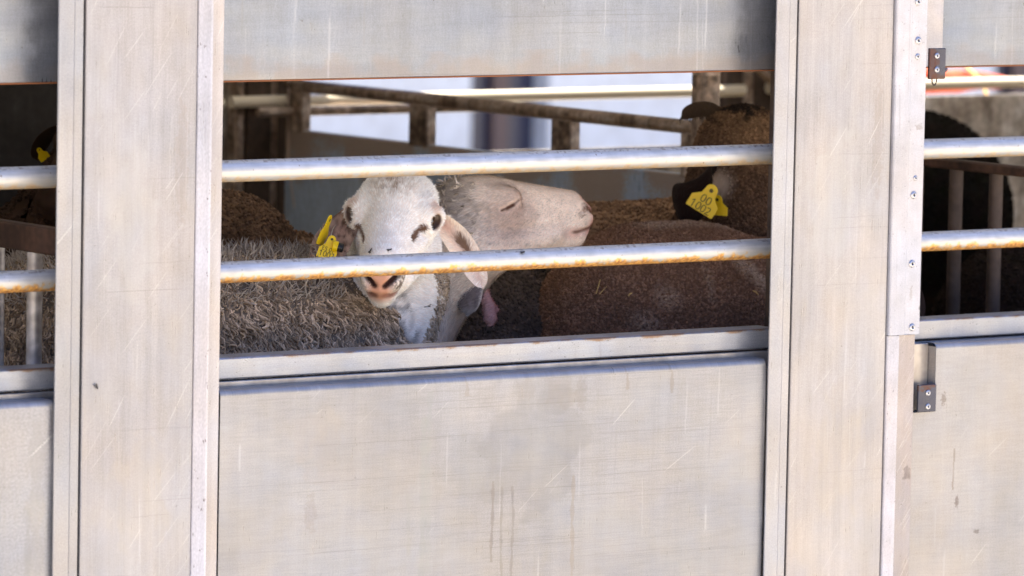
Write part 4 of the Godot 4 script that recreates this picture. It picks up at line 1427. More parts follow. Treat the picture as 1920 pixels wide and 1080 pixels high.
	# ears
	var inner_l := func(t: float, w: float) -> Color:
		var n := flk.get_noise_2d(t * 9.0, w * 3.0)
		var c := mixc(lin(0.84, 0.60, 0.51), lin(0.95, 0.84, 0.74), absf(w) + t * 0.4)
		c = mixc(c, lin(0.20, 0.125, 0.09), clampf((0.18 - Vector2((t - 0.42) * 1.1, (w - 0.2) * 0.32).length() + n * 0.05) * 14.0, 0.0, 1.0))
		c = mixc(c, lin(0.45, 0.20, 0.15), clampf((0.26 - t) * 5.0, 0.0, 0.8) * (1.0 - absf(w)))
		return c
	ear(s, [f.head * Vector3(0.050, -0.012, -0.048), Vector3(0.1199, 1.5566, -0.3150), Vector3(0.1280, 1.5057, -0.2850), Vector3(0.1298, 1.4704, -0.2620)], Vector3(0.72, 0.45, 0.45), Vector3(0.80, 0.22, 0.50), 0.022, 0.42, 0.0035, lin(0.90, 0.85, 0.81), inner_l)
	var inner_r := func(t: float, w: float) -> Color:
		var n := flk.get_noise_2d(t * 8.0 + 30.0, w * 3.0)
		var c := mixc(lin(0.44, 0.28, 0.23), lin(0.50, 0.36, 0.30), absf(w))
		return mixc(c, lin(0.085, 0.05, 0.038), clampf(0.30 + n * 2.0, 0.0, 0.9))
	ear(s, [f.head * Vector3(-0.050, -0.014, -0.046), Vector3(-0.1131, 1.5628, -0.3350), Vector3(-0.1435, 1.5345, -0.3200), Vector3(-0.1636, 1.5020, -0.3000)], Vector3(0.75, 0.35, 0.35), Vector3(0.80, 0.15, 0.40), 0.034, 0.40, 0.0035, lin(0.45, 0.36, 0.32), inner_r)
	s.finish()
	place_body(o, s, Color(0.95, 0.89, 0.85))
	for sd in [-1.0, 1.0]:
		eyeball(o, f, sd, 0.006)
	# tags in the right ear
	var down := Vector3(-0.34, -0.85, -0.10)
	tag_plate(o, Vector3(-0.1475, 1.573, -0.318), Vector3(-0.30, -0.88, -0.12), Vector3(0.62, -0.10, 0.78), 0.052, 0.040, [])
	var tg := tag_plate(o, Vector3(-0.152, 1.546, -0.300), Vector3(-0.42, -0.85, 0.1), Vector3(-0.55, 0.10, 0.80), 0.042, 0.031, [["ES 07", 0.009, 0.0, -0.004], ["1002", 0.012, 0.0, -0.013]])
	var sb := begin()
	var axis := Vector3(0.72, -0.22, 0.62).normalized()
	var bx := axis.cross(Vector3.UP).normalized()
	var bp := Vector3(-0.147, 1.549, -0.296)
	lathe(sb, [Vector2(0, 0), Vector2(0.0085, 0), Vector2(0.009, 0.001), Vector2(0.009, 0.0075), Vector2(0.0075, 0.0085), Vector2(0, 0.0085)], Transform3D(Basis(bx, axis, bx.cross(axis)), bp), 20)
	part("tag_collar", sb, mats.tag, tg)
	var sk := begin()
	lathe(sk, [Vector2(0, 0.008), Vector2(0.0075, 0.008), Vector2(0.0075, 0.016), Vector2(0.0065, 0.0175), Vector2(0, 0.0178)], Transform3D(Basis(bx, axis, bx.cross(axis)), bp), 20)
	part("tag_button", sk, mats.black_plastic, tg)
	# hair of the face and neck
	var back := f.head.basis * Vector3(0, 0.1, -1)
	back = back.normalized()
	strew("hair", o, s, 60000, [blade], 101, func(p: Vector3, n: Vector3, c: Color, rr: RandomNumberGenerator):
		var q: Vector3 = f.to_head * p
		if c.get_luminance() < 0.26 and f.head_d(q) > 0.012 and rr.randf() < 0.75:
			return null
		var ex := Vector3(signf(q.x) * 0.048, 0.0, 0.006) + Vector3(signf(q.x) * 0.84, 0.14, 0.52) * 0.013
		if q.distance_to(ex) < 0.0165:
			return null
		if (q.z > 0.150 and absf(q.x) < 0.013) or near(q, Vector3(0.025, -0.040, 0.145), 0.021, 0.002) > 0.5 or near(q, Vector3(-0.023, -0.036, 0.146), 0.014, 0.002) > 0.5:
			return null
		var flow := back if q.z > -0.10 else Vector3(0.05, -1, 0.1)
		if absf(q.x) > 0.03 and q.z > -0.1:
			flow = flow + Vector3(0, -0.6, 0)
		var d := (tangent(n, flow) + n * 0.28 + jitter(rr) * 0.22).normalized()
		var ln := lerpf(0.0035, 0.0085, clampf((0.10 - q.z) * 6.0, 0.0, 1.0)) * rr.randf_range(0.7, 1.3)
		if q.z < -0.06 and q.y > 0.0:
			ln *= 1.7
		return [d, ln, 0.0011, 0.004, c * rr.randf_range(0.84, 1.13) * (1.0 + 0.10 * flk.get_noise_3dv(p * 60.0))], func(p: Vector3) -> bool: return p.y > 1.33 and p.x > -0.24)
	# wool
	strew("wool", o, s, 46000, locks, 102, func(p: Vector3, n: Vector3, c: Color, rr: RandomNumberGenerator):
		var q: Vector3 = f.to_head * p
		if f.head_d(q) < 0.014 and q.z > -0.095:
			return null
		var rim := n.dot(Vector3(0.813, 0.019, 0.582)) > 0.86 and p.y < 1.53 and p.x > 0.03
		if c.get_luminance() > 0.30 and not rim:
			return null
		var part := Vector3(flk.get_noise_3dv(p * 21.0), 0.3 * flk.get_noise_3dv(p * 21.0 + Vector3(40, 0, 0)), flk.get_noise_3dv(p * 21.0 + Vector3(0, 60, 0)))
		var d := (n * 0.36 + Vector3(-0.08, -0.85, 0) + part * 0.85 + jitter(rr) * 0.36).normalized()
		var tone := rr.randf()
		var col := mixc(lin(0.235, 0.170, 0.115), lin(0.74, 0.56, 0.40), tone * tone)
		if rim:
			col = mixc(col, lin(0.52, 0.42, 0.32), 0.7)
		var ln := rr.randf_range(0.012, 0.026)
		var wd := rr.randf_range(0.0023, 0.0046)
		if rim:
			ln *= 0.5
			d = (d + jitter(rr) * 0.8).normalized()
		col = col * (1.0 + 0.5 * flk.get_noise_3dv(p * 34.0 + Vector3(9, 9, 9)))
		return [d, ln, wd, wd * 0.8, col], func(p: Vector3) -> bool: return p.y > 1.30 and p.x > -0.78 and p.z > -0.60)
	# loose curly fringe along the back
	strew("fleece_fringe", o, s, 5000, locks, 103, func(p: Vector3, n: Vector3, c: Color, rr: RandomNumberGenerator):
		if n.y < 0.35 or p.x > -0.08 or f.head_d(f.to_head * p) < 0.03:
			return null
		var d := (n * 0.8 + jitter(rr) * 0.7).normalized()
		return [d, rr.randf_range(0.014, 0.030), 0.0016, 0.0014, mixc(lin(0.27, 0.23, 0.20), lin(0.60, 0.52, 0.44), rr.randf())], func(p: Vector3) -> bool: return p.y > 1.46 and p.x < -0.05)
	settle(o)

func place_body(o: Node3D, s: Hide, under := Color.WHITE) -> void:
	var hair_tone := s.c.duplicate()
	if under != Color.WHITE:       # the skin under pale hair is pinker than the hair
		for i in s.c.size():
			if s.c[i].get_luminance() > 0.45:
				s.c[i] = s.c[i] * under
	var mi := MeshInstance3D.new()
	mi.name = "body"
	mi.mesh = s.mesh()
	s.c = hair_tone
	mi.material_override = mats.coat
	o.add_child(mi)

# an animal's parts are built in world coordinates: move them so that the thing stands at its own base
func settle(o: Node3D) -> void:
	for c in o.get_children():
		c.position -= o.position

# ---- the sheep in profile with its eyes closed
func sheep_profile(blade: ArrayMesh, locks: Array) -> void:
	var o := thing("sheep", "pinkish white sheep in profile with closed eyes and lifted muzzle", "sheep", Vector3(0.05, FLOOR_Y, -0.75), "sheep in the trailer")
	var f := Flesh.new()
	var sc := 0.99
	var dv := Vector3(0.0697, -0.0111, -0.0970)
	set_head(f, head_basis(Vector3(), Vector3(-0.0621, 0.996, -0.0646), Vector3(0.955, 0.115, 0.26), Vector3(0.1926, 1.6075, -0.3193) + dv, sc), sc)
	make_head(f, 0.0, 0.002, 0.006)
	var hip := Vector3(-0.12, 1.33, -1.10)
	var sho := Vector3(0.10, 1.33, -0.74)
	f.bone(hip, sho, 0.171, 0.14)
	f.bone(sho, Vector3(0.105, 1.41, -0.47) + dv, 0.11, 0.072)
	f.bone(Vector3(0.105, 1.41, -0.45) + dv, f.head * Vector3(0, -0.030, -0.085), 0.070, 0.064)
	f.bone(Vector3(0.055, 1.29, -0.47) + dv, Vector3(0.142, 1.49, -0.385) + dv, 0.070, 0.055)
	f.bone(Vector3(0.142, 1.49, -0.385) + dv, f.head * Vector3(0, -0.075, -0.035), 0.054, 0.045)
	four_legs(f, hip, sho, 0.075)
	var face_c := lin(0.95, 0.85, 0.77)
	var paint := func(p: Vector3, q: Vector3) -> Color:
		var n := flk.get_noise_3dv(p * 50.0)
		var c := face_c * (1.0 + 0.13 * n)
		c = mixc(c, lin(0.52, 0.38, 0.33), near(q, Vector3(-0.05, -0.02, 0.0), 0.045, 0.05) * 0.7)
		c = mixc(c, lin(0.42, 0.35, 0.30), clampf((-0.030 - q.z - q.y * 0.2) * 15.0 + n * 0.9, 0.0, 0.85) * clampf((q.y + 0.06) * 18.0, 0.0, 1.0))
		if q.length() < 0.24:
			var fold := 0.5 * maxf(near_line(q, Vector3(-0.056, 0.004, -0.024), Vector3(-0.053, 0.015, -0.006), 0.0022, 0.003), maxf(near_line(q, Vector3(-0.053, 0.015, -0.006), Vector3(-0.050, 0.017, 0.014), 0.0022, 0.003), near_line(q, Vector3(-0.050, 0.017, 0.014), Vector3(-0.049, 0.004, 0.032), 0.0022, 0.003)))
			c = mixc(c, lin(0.46, 0.30, 0.24), fold * 0.6)
			c = mixc(c, lin(0.50, 0.33, 0.27), near_line(q, Vector3(-0.058, -0.012, -0.010), Vector3(-0.052, -0.010, 0.020), 0.005, 0.006) * 0.35)
			c = mixc(c, lin(0.74, 0.40, 0.34), near_line(q, Vector3(0, -0.055, 0.171), Vector3(0, -0.028, 0.166), 0.027, 0.016) * 0.9)
			c = mixc(c, lin(0.70, 0.42, 0.37), near_line(q, Vector3(0, -0.060, 0.166), Vector3(-0.030, -0.066, 0.120), 0.010, 0.012) * 0.55)
			for s in [-1.0, 1.0]:
				c = mixc(c, lin(0.16, 0.075, 0.05), near_line(q, Vector3(s * 0.008, -0.044, 0.169), Vector3(s * 0.029, -0.024, 0.150), 0.0085, 0.005) * clampf(0.85 + flk.get_noise_3dv(q * 160.0), 0.0, 1.0))
				c = mixc(c, lin(0.22, 0.11, 0.07), near(q, Vector3(s * 0.030, -0.034, 0.142), 0.010, 0.008) * clampf(0.3 + 2.0 * flk.get_noise_3dv(q * 190.0), 0.0, 0.9))
				c = mixc(c, lin(0.17, 0.085, 0.06), near_line(q, Vector3(s * 0.004, -0.0605, 0.172), Vector3(s * 0.033, -0.0655, 0.115), 0.0034, 0.003) * 0.9)
				var slit := near_line(q, Vector3(s * 0.0625, -0.0080, -0.014), Vector3(s * 0.0635, -0.0050, 0.000), 0.0022, 0.0025)
				slit = maxf(slit, near_line(q, Vector3(s * 0.0635, -0.0058, -0.003), Vector3(s * 0.0620, -0.0010, 0.010), 0.0036, 0.0025))
				slit = maxf(slit, near_line(q, Vector3(s * 0.0620, -0.0010, 0.010), Vector3(s * 0.0580, 0.0050, 0.022), 0.0022, 0.0025))
				c = mixc(c, lin(0.085, 0.04, 0.028), slit)
		# body wool behind the neck
		c = mixc(c, lin(0.12, 0.095, 0.078), clampf((-0.60 - p.z) * 16.0, 0.0, 1.0))
		return c
	var s := skin_sheep(f, Vector3(-0.40, FLOOR_Y, -1.22), Vector3(0.26, 1.66, -0.26), 0.011, 0.0026, paint)
	var inner := func(t: float, w: float) -> Color:
		var n := flk.get_noise_2d(t * 12.0, w * 4.0)
		var c := lin(0.24, 0.20, 0.20) * (1.0 + 0.6 * n)
		return mixc(c, lin(0.62, 0.57, 0.54), clampf((maxf(absf(w), t * 0.95) - 0.86) * 8.0, 0.0, 1.0))
	ear(s, [Vector3(0.132, 1.580, -0.379) + dv, Vector3(0.120, 1.545, -0.326) + dv, Vector3(0.137, 1.483, -0.304) + dv, Vector3(0.137, 1.421, -0.314) + dv], Vector3(0.80, 0.05, 0.50), Vector3(0.80, 0.05, 0.55), 0.030, -0.30, 0.003, lin(0.13, 0.105, 0.10), inner)
	ear(s, [f.head * Vector3(0.048, -0.005, -0.055), f.head * Vector3(0.10, -0.01, -0.08), f.head * Vector3(0.12, -0.05, -0.08), f.head * Vector3(0.12, -0.10, -0.07)], Vector3(0.2, 0.1, -0.9), Vector3(0.6, 0.1, -0.6), 0.028, 0.3, 0.003, lin(0.3, 0.25, 0.23), inner)
	limb(s, [Vector3(0.186, 1.462, -0.340) + dv, Vector3(0.193, 1.435, -0.334) + dv, Vector3(0.197, 1.412, -0.333) + dv, Vector3(0.198, 1.400, -0.333) + dv], [0.006, 0.0095, 0.0105, 0.003], lin(0.66, 0.40, 0.40))
	limb(s, [Vector3(0.190, 1.460, -0.352) + dv, Vector3(0.206, 1.438, -0.352) + dv, Vector3(0.217, 1.424, -0.352) + dv, Vector3(0.220, 1.419, -0.352) + dv], [0.005, 0.008, 0.008, 0.003], lin(0.66, 0.40, 0.40))
	s.finish()
	place_body(o, s, Color(0.94, 0.86, 0.82))
	tag_plate(o, Vector3(0.150, 1.490, -0.318) + dv, Vector3(0.10, -0.95, 0.05), Vector3(-0.35, 0.1, 0.8), 0.030, 0.026, [])
	var back := (f.head.basis * Vector3(0, 0.05, -1)).normalized()
	strew("hair", o, s, 60000, [blade], 111, func(p: Vector3, n: Vector3, c: Color, rr: RandomNumberGenerator):
		var q: Vector3 = f.to_head * p
		if c.get_luminance() < 0.20 and q.z > -0.02:
			return null
		if near_line(q, Vector3(-0.004, -0.0605, 0.172), Vector3(-0.033, -0.0655, 0.115), 0.0055, 0.002) > 0.5 or near_line(q, Vector3(-0.0630, -0.0065, -0.012), Vector3(-0.060, 0.003, 0.020), 0.0055, 0.002) > 0.5 or (q.z > 0.152 and absf(q.x) < 0.015) or near_line(q, Vector3(-0.008, -0.044, 0.169), Vector3(-0.030, -0.022, 0.148), 0.012, 0.002) > 0.5:
			return null
		var flow := back + Vector3(0, -0.35, 0) if q.z > -0.10 else Vector3(-0.1, -1, 0.1)
		var d := (tangent(n, flow) + n * 0.28 + jitter(rr) * 0.24).normalized()
		var ln := lerpf(0.004, 0.008, clampf((0.10 - q.z) * 6.0, 0.0, 1.0)) * rr.randf_range(0.7, 1.3)
		if q.z < -0.045 and q.y > -0.03:
			ln *= 1.8
		return [d, ln, 0.0011, 0.004, c * rr.randf_range(0.74, 1.18) * (1.0 + 0.22 * flk.get_noise_3dv(p * 60.0))], func(p: Vector3) -> bool: return p.y > 1.36 and p.z > -0.62)
	strew("wool", o, s, 5000, locks, 112, func(p: Vector3, n: Vector3, c: Color, rr: RandomNumberGenerator):
		var q: Vector3 = f.to_head * p
		if not ((q.z < -0.055 and q.y > -0.045 and q.length() < 0.25) or p.z < -0.6):
			return null
		var d := (n * 0.6 + jitter(rr) * 0.8 + Vector3(0, -0.3, 0)).normalized()
		if rr.randf() > clampf((-0.045 - q.z) * 22.0, 0.0, 1.0) and p.z > -0.6:
			return null
		return [d, rr.randf_range(0.007, 0.014), 0.0030, 0.0026, c * rr.randf_range(0.8, 1.25)], func(p: Vector3) -> bool: return p.y > 1.35)
	settle(o)

# ---- the big brown fleece on the right
func sheep_brown(locks: Array) -> void:
	var o := thing("sheep", "large dark brown sheep seen side on, bits of straw in its curly fleece", "sheep", Vector3(0.62, FLOOR_Y, -0.50), "sheep in the trailer")
	var f := Flesh.new()
	f.kb = 0.07
	var sc := 1.0
	set_head(f, head_basis(Vector3(), Vector3(0.1, 0.95, 0.1), Vector3(0.75, -0.55, -0.25), Vector3(1.10, 1.42, -0.44), sc), sc)
	make_head(f, 0.0)
	var hip := Vector3(0.635, 1.335, -0.50)
	var sho := Vector3(0.92, 1.335, -0.47)
	f.bone(hip, sho, 0.185, 0.168)
	f.bone(Vector3(0.665, 1.355, -0.50), Vector3(0.72, 1.360, -0.49), 0.178, 0.174)
	f.bone(sho, Vector3(1.06, 1.41, -0.46), 0.14, 0.08)
	four_legs(f, hip, sho, 0.09)
	f.bone(hip + Vector3(-0.13, 0.03, -0.06), hip + Vector3(-0.17, -0.15, -0.08), 0.025, 0.015)
	var paint := func(p: Vector3, q: Vector3) -> Color:
		return lin(0.175, 0.103, 0.072) * (1.0 + 0.4 * flk.get_noise_3dv(p * 30.0))
	var s := skin_sheep(f, Vector3(0.20, FLOOR_Y, -0.76), Vector3(1.26, 1.62, -0.22), 0.014, 0.006, paint)
	ear(s, [f.head * Vector3(-0.05, 0, -0.05), f.head * Vector3(-0.10, 0, -0.06), f.head * Vector3(-0.14, -0.03, -0.05), f.head * Vector3(-0.16, -0.07, -0.04)], Vector3(0.5, 0.5, 0), Vector3(0.5, 0.2, 0.3), 0.03, 0.3, 0.003, lin(0.04, 0.03, 0.025), func(t: float, w: float) -> Color: return lin(0.05, 0.035, 0.03))
	ear(s, [f.head * Vector3(0.05, 0, -0.05), f.head * Vector3(0.10, 0, -0.06), f.head * Vector3(0.14, -0.03, -0.05), f.head * Vector3(0.16, -0.07, -0.04)], Vector3(0.5, 0.5, 0), Vector3(0.5, 0.2, 0.3), 0.03, 0.3, 0.003, lin(0.04, 0.03, 0.025), func(t: float, w: float) -> Color: return lin(0.05, 0.035, 0.03))
	s.finish()
	place_body(o, s)
	strew("wool", o, s, 60000, locks, 121, func(p: Vector3, n: Vector3, c: Color, rr: RandomNumberGenerator):
		var part := Vector3(flk.get_noise_3dv(p * 26.0), flk.get_noise_3dv(p * 26.0 + Vector3(40, 0, 0)), flk.get_noise_3dv(p * 26.0 + Vector3(0, 60, 0)))
		var d := (n * 0.8 + part * 0.7 + jitter(rr) * 0.5).normalized()
		var tone := rr.randf()
		var k := 0.5 + 0.9 * flk.get_noise_3dv(p * 11.0)
		var col := mixc(lin(0.175, 0.098, 0.066), lin(0.37, 0.220, 0.155), tone * tone * (0.5 + 0.7 * k))
		# sun-bleached and soiled patches, and a highlight painted along the back
		var u := Vector3(p.x, p.y, 0.0)
		var pale := near(u, Vector3(0.572, 1.432, 0), 0.014, 0.03) * 0.85
		pale = maxf(pale, near_line(u, Vector3(0.660, 1.476, 0), Vector3(0.650, 1.430, 0), 0.004, 0.016) * 0.7)
		pale = maxf(pale, near_line(u, Vector3(0.738, 1.482, 0), Vector3(0.772, 1.446, 0), 0.015, 0.016))
		pale = maxf(pale, near_line(p, Vector3(0.644, 1.540, -0.48), Vector3(0.80, 1.515, -0.48), 0.028, 0.03) * 0.8)  # ridge highlight painted into the wool colour
		pale = maxf(pale, near(u, Vector3(0.530, 1.388, 0), 0.014, 0.03) * 0.75)
		pale = maxf(pale, near(u, Vector3(0.385, 1.395, 0), 0.03, 0.05) * 0.35)
		col = mixc(col, mixc(lin(0.30, 0.21, 0.16), lin(0.58, 0.44, 0.35), rr.randf()), pale * rr.randf_range(0.5, 1.0))
		var wd := rr.randf_range(0.0032, 0.0058) * (1.0 + 0.45 * flk.get_noise_3dv(p * 14.0))
		return [d, wd * rr.randf_range(0.8, 1.3), wd, wd * 0.85, col], func(p: Vector3) -> bool: return p.y > 1.32 and p.z > -0.66 and p.x > 0.22)
	settle(o)

# ---- the sheep with the readable tag, head turned away
func sheep_tagged(blade: ArrayMesh, locks: Array) -> void:
	var o := thing("sheep", "brown sheep with head raised and turned away, yellow numbered tag in its drooping dark ear", "sheep", Vector3(1.0, FLOOR_Y, -0.72), "sheep in the trailer")
	var f := Flesh.new()
	var sc := 1.08
	set_head(f, head_basis(Vector3(), Vector3(0.30, 0.92, 0.10), Vector3(0.80, -0.30, -0.52), Vector3(0.995, 1.650, -0.660), sc), sc)
	make_head(f, 0.0)
	var hip := Vector3(1.06, 1.32, -1.20)
	var sho := Vector3(0.98, 1.35, -0.78)
	f.bone(hip, sho, 0.18, 0.17)
	f.bone(sho, Vector3(0.905, 1.50, -0.615), 0.14, 0.085)
	f.bone(Vector3(0.935, 1.48, -0.625), Vector3(0.935, 1.645, -0.62), 0.092, 0.074)
	f.bone(Vector3(0.92, 1.40, -0.61), Vector3(0.925, 1.56, -0.60), 0.10, 0.075)
	f.bone(Vector3(0.945, 1.664, -0.63), Vector3(0.995, 1.668, -0.655), 0.056, 0.058)
	four_legs(f, hip, sho, 0.08)
	var paint := func(p: Vector3, q: Vector3) -> Color:
		var n := flk.get_noise_3dv(p * 40.0)
		var c := lin(0.10, 0.060, 0.040) * (1.0 + 0.4 * n)
		c = mixc(c, lin(0.19, 0.115, 0.068), clampf((p.y - 1.60) * 14.0 - absf(p.y - 1.67) * 4.0 + n, 0.0, 1.0) * clampf((p.x - 0.86) * 20.0, 0.0, 1.0))
		c = mixc(c, lin(0.022, 0.015, 0.012), clampf((p.y - 1.708) * 40.0 + n * 1.2, 0.0, 1.0))
		c = mixc(c, lin(0.60, 0.48, 0.42), near(p, Vector3(0.838, 1.605, -0.565), 0.030, 0.025))
		return c
	var s := skin_sheep(f, Vector3(0.72, FLOOR_Y, -1.42), Vector3(1.25, 1.78, -0.48), 0.012, 0.005, paint)
	var black := lin(0.016, 0.011, 0.010)
	var inner := func(t: float, w: float) -> Color:
		return mixc(mixc(lin(0.10, 0.07, 0.06), lin(0.016, 0.011, 0.010), t * 4.0 - 0.4), lin(0.035, 0.025, 0.022), clampf(absf(w) * 3.0 - 2.2, 0.0, 1.0))
	ear(s, [Vector3(0.842, 1.628, -0.565), Vector3(0.785, 1.628, -0.540), Vector3(0.748, 1.590, -0.525), Vector3(0.760, 1.535, -0.520)], Vector3(0.45, 0.75, 0.25), Vector3(0.80, 0.15, 0.50), 0.038, 0.22, 0.003, black, inner)
	ear(s, [Vector3(0.9080, 1.7130, -0.6300), Vector3(0.9054, 1.7359, -0.6600), Vector3(0.8788, 1.7352, -0.6800), Vector3(0.8485, 1.7073, -0.6800)], Vector3(0.2, 0.8, -0.4), Vector3(0.6, 0.6, 0.2), 0.015, 0.3, 0.003, lin(0.06, 0.04, 0.03), inner)
	s.finish()
	place_body(o, s)
	var view := Vector3(-0.58, 0.12, 0.80)
	var tg := tag_plate(o, Vector3(0.7670, 1.5850, -0.490), Vector3(-0.43, -0.86, -0.28), view, 0.054, 0.053, [["00", 0.0190, 0.0, -0.003], ["1002", 0.0185, -0.001, -0.019]])
	tag_plate(o, Vector3(0.808, 1.5700, -0.512), Vector3(-0.02, -1.0, 0.0), Vector3(-0.80, 0.10, 0.60), 0.036, 0.038, [])
	strew("wool", o, s, 26000, locks, 131, func(p: Vector3, n: Vector3, c: Color, rr: RandomNumberGenerator):
		if near(p, Vector3(0.838, 1.605, -0.565), 0.030, 0.02) > 0.4:
			return null
		var d := (n * 0.6 + jitter(rr) * 0.6 + Vector3(0, -0.6, 0)).normalized()
		var col := c * rr.randf_range(0.7, 1.9)
		var wd := rr.randf_range(0.0030, 0.0056)
		return [d, wd * rr.randf_range(0.9, 1.5), wd, wd * 0.8, col], func(p: Vector3) -> bool: return p.y > 1.38 and p.z > -0.85)
	strew("hair", o, s, 9000, [blade], 132, func(p: Vector3, n: Vector3, c: Color, rr: RandomNumberGenerator):
		var d := (tangent(n, Vector3(0, -1, 0)) + n * 0.35 + jitter(rr) * 0.3).normalized()
		return [d, rr.randf_range(0.006, 0.012), 0.0012, 0.004, c * rr.randf_range(0.8, 1.3)], func(p: Vector3) -> bool: return p.y > 1.55 and p.z > -0.75)
	settle(o)

# ---- sheep further back
func dark_sheep(label: String, hip: Vector3, sho: Vector3, rad: float, hp: Vector3, facing: Vector3, coat: Color, sd: int, locks: Array, count: int, tagged := false) -> void:
	var o := thing("sheep", label, "sheep", Vector3((hip.x + sho.x) * 0.5, FLOOR_Y, (hip.z + sho.z) * 0.5), "sheep in the trailer")
	var f := Flesh.new()
	f.kb = 0.06
	set_head(f, head_basis(Vector3(), Vector3.UP, facing, hp, 1.0), 1.0)
	make_head(f, 0.0)
	f.bone(hip, sho, rad, rad * 0.95)
	f.bone(hip - Vector3(0, 0.05, 0), sho - Vector3(0, 0.06, 0), rad * 0.95, rad * 0.9)
	f.bone(sho, f.head * Vector3(0, -0.04, -0.08), rad * 0.72, 0.07)
	four_legs(f, hip, sho, 0.075)
	var paint := func(p: Vector3, q: Vector3) -> Color:
		return coat * (1.0 + 0.45 * flk.get_noise_3dv(p * 22.0))
	var lo := hip.min(sho).min(hp - Vector3.ONE * 0.2) - Vector3.ONE * (rad + 0.06)
	var hi := hip.max(sho).max(hp + Vector3.ONE * 0.12) + Vector3.ONE * (rad + 0.06)
	lo.y = FLOOR_Y
	var s := skin_sheep(f, lo, hi, 0.02, 0.0075, paint)
	var ec := coat * 0.8
	ec.a = 1.0
	for sg in [-1.0, 1.0]:
		ear(s, [f.head * Vector3(sg * 0.045, 0, -0.05), f.head * Vector3(sg * 0.10, 0, -0.06), f.head * Vector3(sg * 0.13, -0.03, -0.05), f.head * Vector3(sg * 0.15, -0.07, -0.04)], f.head.basis * Vector3(0, 0.3, 0.9), f.head.basis * Vector3(sg * 0.3, 0.2, 0.9), 0.03, 0.3, 0.003, ec, func(t: float, w: float) -> Color: return ec)
	s.finish()
	place_body(o, s)
	if tagged:
		tag_plate(o, f.head * Vector3(-0.125, -0.045, -0.025), Vector3(0.5, -0.8, 0.3), Vector3(-0.2, 0.3, 0.8), 0.024, 0.020, [])
	strew("wool", o, s, count, locks, 200 + sd, func(p: Vector3, n: Vector3, c: Color, rr: RandomNumberGenerator):
		var q: Vector3 = f.to_head * p
		if f.head_d(q) < 0.012 and q.z > -0.09:
			return null
		var d := (n * 0.65 + jitter(rr) * 0.7 + Vector3(0, -0.4, 0)).normalized()
		var wd := rr.randf_range(0.0036, 0.0070)
		return [d, wd * rr.randf_range(0.8, 1.3), wd, wd * 0.85, c * rr.randf_range(0.65, 1.45) * (1.0 + 0.4 * flk.get_noise_3dv(p * 24.0))], func(p: Vector3) -> bool: return p.y > 1.30)
	settle(o)


# ==================================================================== small things
func fly(label: String, at: Vector3, n: Vector3, ahead: Vector3) -> void:
	var o := thing("fly", label, "fly", at, "flies")
	var z := ahead.normalized()
	var y := (n - z * n.dot(z)).normalized()
	var x := y.cross(z)
	var st := begin()
	var black := flat_mat(Color(0.07, 0.06, 0.07), 0.5)
	for e in [[-0.0018, 0.0013, 0.0024], [0.0012, 0.0012, 0.0016], [0.0034, 0.0011, 0.0011]]:
		var prof := []
		for i in 9:
			var a := PI * i / 8.0
			prof.append(Vector2(sin(a) * float(e[1]), -cos(a) * float(e[2])))
		lathe(st, prof, Transform3D(Basis(x, z, x.cross(z)), y * 0.0018 + z * float(e[0])), 10)
	part("body", st, black, o)
	var wing := flat_mat(Color(0.30, 0.28, 0.28), 0.3)
	for s in [-1.0, 1.0]:
		var sw := begin()
		face(sw, [y * 0.0026 + z * 0.001, y * 0.0028 - z * 0.003 + x * (s * 0.0026), y * 0.0026 - z * 0.0052 + x * (s * 0.0016), y * 0.0026 - z * 0.0042 + x * (s * 0.0003)], y)
		part("wing", sw, wing, o)
	for s in [-1.0, 1.0]:
		for k in [-1.0, 0.0, 1.0]:
			var sl := begin()
			tube(sl, [y * 0.0014 + z * (k * 0.0012), y * 0.0022 + x * (s * 0.002) + z * (k * 0.002), x * (s * 0.0034) + z * (k * 0.0030)], [0.00022], 5)
			part("leg", sl, black, o)

func straw(label: String, a: Vector3, b: Vector3, r: float) -> void:
	var o := thing("straw_stalk", label, "straw", a, "bits of straw in the brown fleece")
	var st := begin()
	var bend := (b - a) * 0.5 + Vector3(0, r * 1.5, r)
	tube(st, [Vector3.ZERO, bend, b - a], [r, r, r * 0.7], 6)
	part("stalk", st, mats.straw, o)

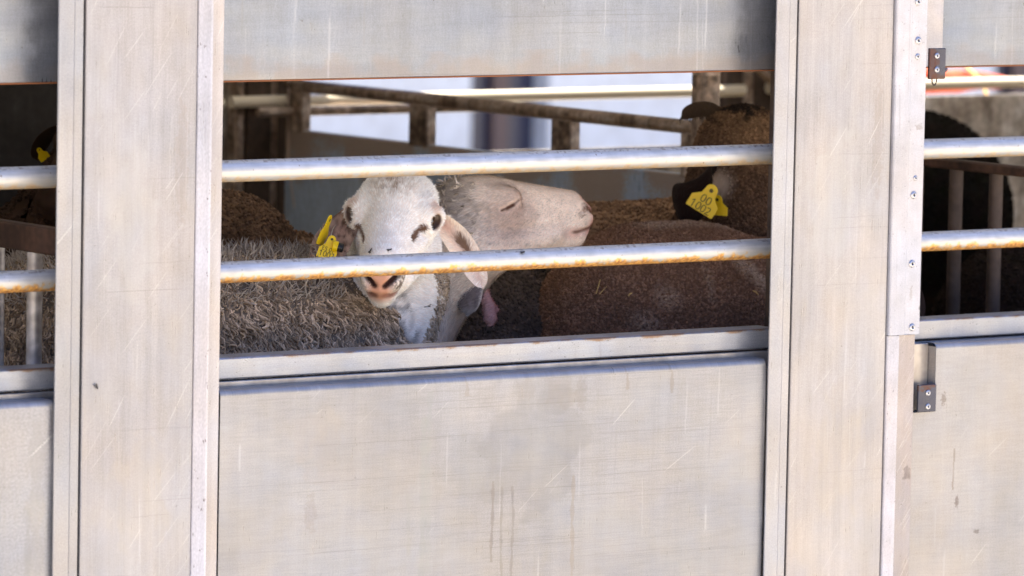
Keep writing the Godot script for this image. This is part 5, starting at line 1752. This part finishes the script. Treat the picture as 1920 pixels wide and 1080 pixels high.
func build_small_things() -> void:
	fly("small black fly standing on top of the middle opening's lower bar", Vector3(0.0535, 1.5505, -0.0478), Vector3(0, 0.72, 0.69), Vector3(0.9, 0.2, 0))
	fly("tiny fly on the white-faced sheep's nose, left of the other", Vector3(-0.1330, 1.5475, -0.2075), Vector3(-0.45, 0.60, 0.65), Vector3(0.3, 0.7, 0.2))
	fly("tiny fly on the white-faced sheep's nose, right of the other", Vector3(-0.1108, 1.5490, -0.1865), Vector3(-0.35, 0.65, 0.68), Vector3(0.9, 0.3, 0.2))
	fly("black fly on the left aluminium post plate", Vector3(-0.7790, 1.3807, 0.0065), Vector3(0, 0, 1), Vector3(0.5, -0.85, 0))
	straw("longest straw stalk slanting on the brown sheep's flank", Vector3(0.468, 1.437, -0.405), Vector3(0.476, 1.461, -0.405), 0.0009)
	straw("shorter straw stalk meeting the foot of the longest one", Vector3(0.473, 1.436, -0.402), Vector3(0.485, 1.449, -0.398), 0.0008)
	straw("stubby chip of straw on the middle of the brown flank", Vector3(0.455, 1.443, -0.296), Vector3(0.462, 1.447, -0.296), 0.0016)
	straw("straw stalk at the right end of the brown flank", Vector3(0.700, 1.445, -0.268), Vector3(0.712, 1.437, -0.268), 0.0010)
	# thin pale cord hanging by the gate
	var c := thing("hanging_cord", "thin pale cord hanging beside the far end of the cross gate", "cord", Vector3(1.15, 1.40, -2.40))
	var st := begin()
	tube(st, [Vector3(0.004, 0.62, -0.005), Vector3(0.004, 0.12, -0.005), Vector3(0.006, 0.065, 0.006), Vector3(0.006, 0.014, 0.02)], [0.0035, 0.0035, 0.003, 0.003], 8)
	part("cord", st, flat_mat(Color(0.75, 0.68, 0.66), 0.8), c)
	# red bundle resting on the rail beyond the right latch
	var r := thing("rolled_tarpaulin", "terracotta red rolled tarpaulin hung on the far rail, right of the rusty latch", "tarpaulin", Vector3(3.10, 1.625, -2.60))
	var s2 := begin()
	var pts := []
	var rad := []
	for i in 15:
		var t := float(i) / 14.0
		pts.append(Vector3(-0.32 + 0.52 * t, 0.012 - 0.012 * t + 0.002 * sin(t * 19.0), 0.0))
		rad.append(0.034 * (1.0 - 0.75 * pow(t, 2.5)) * (1.0 + 0.06 * sin(t * 31.0)))
	tube(s2, pts, rad, 20)
	part("roll", s2, worn_mat(61, Color(0.74, 0.33, 0.24), 0.25, 0.8, 0.0), r)
	for x in [-0.22, 0.02]:
		var s3 := begin()
		tube(s3, [Vector3(x, 0.05, 0.0), Vector3(x, 0.01, 0.075), Vector3(x, -0.05, 0.115)], [0.004], 8)
		part("tie", s3, mats.straw, r)
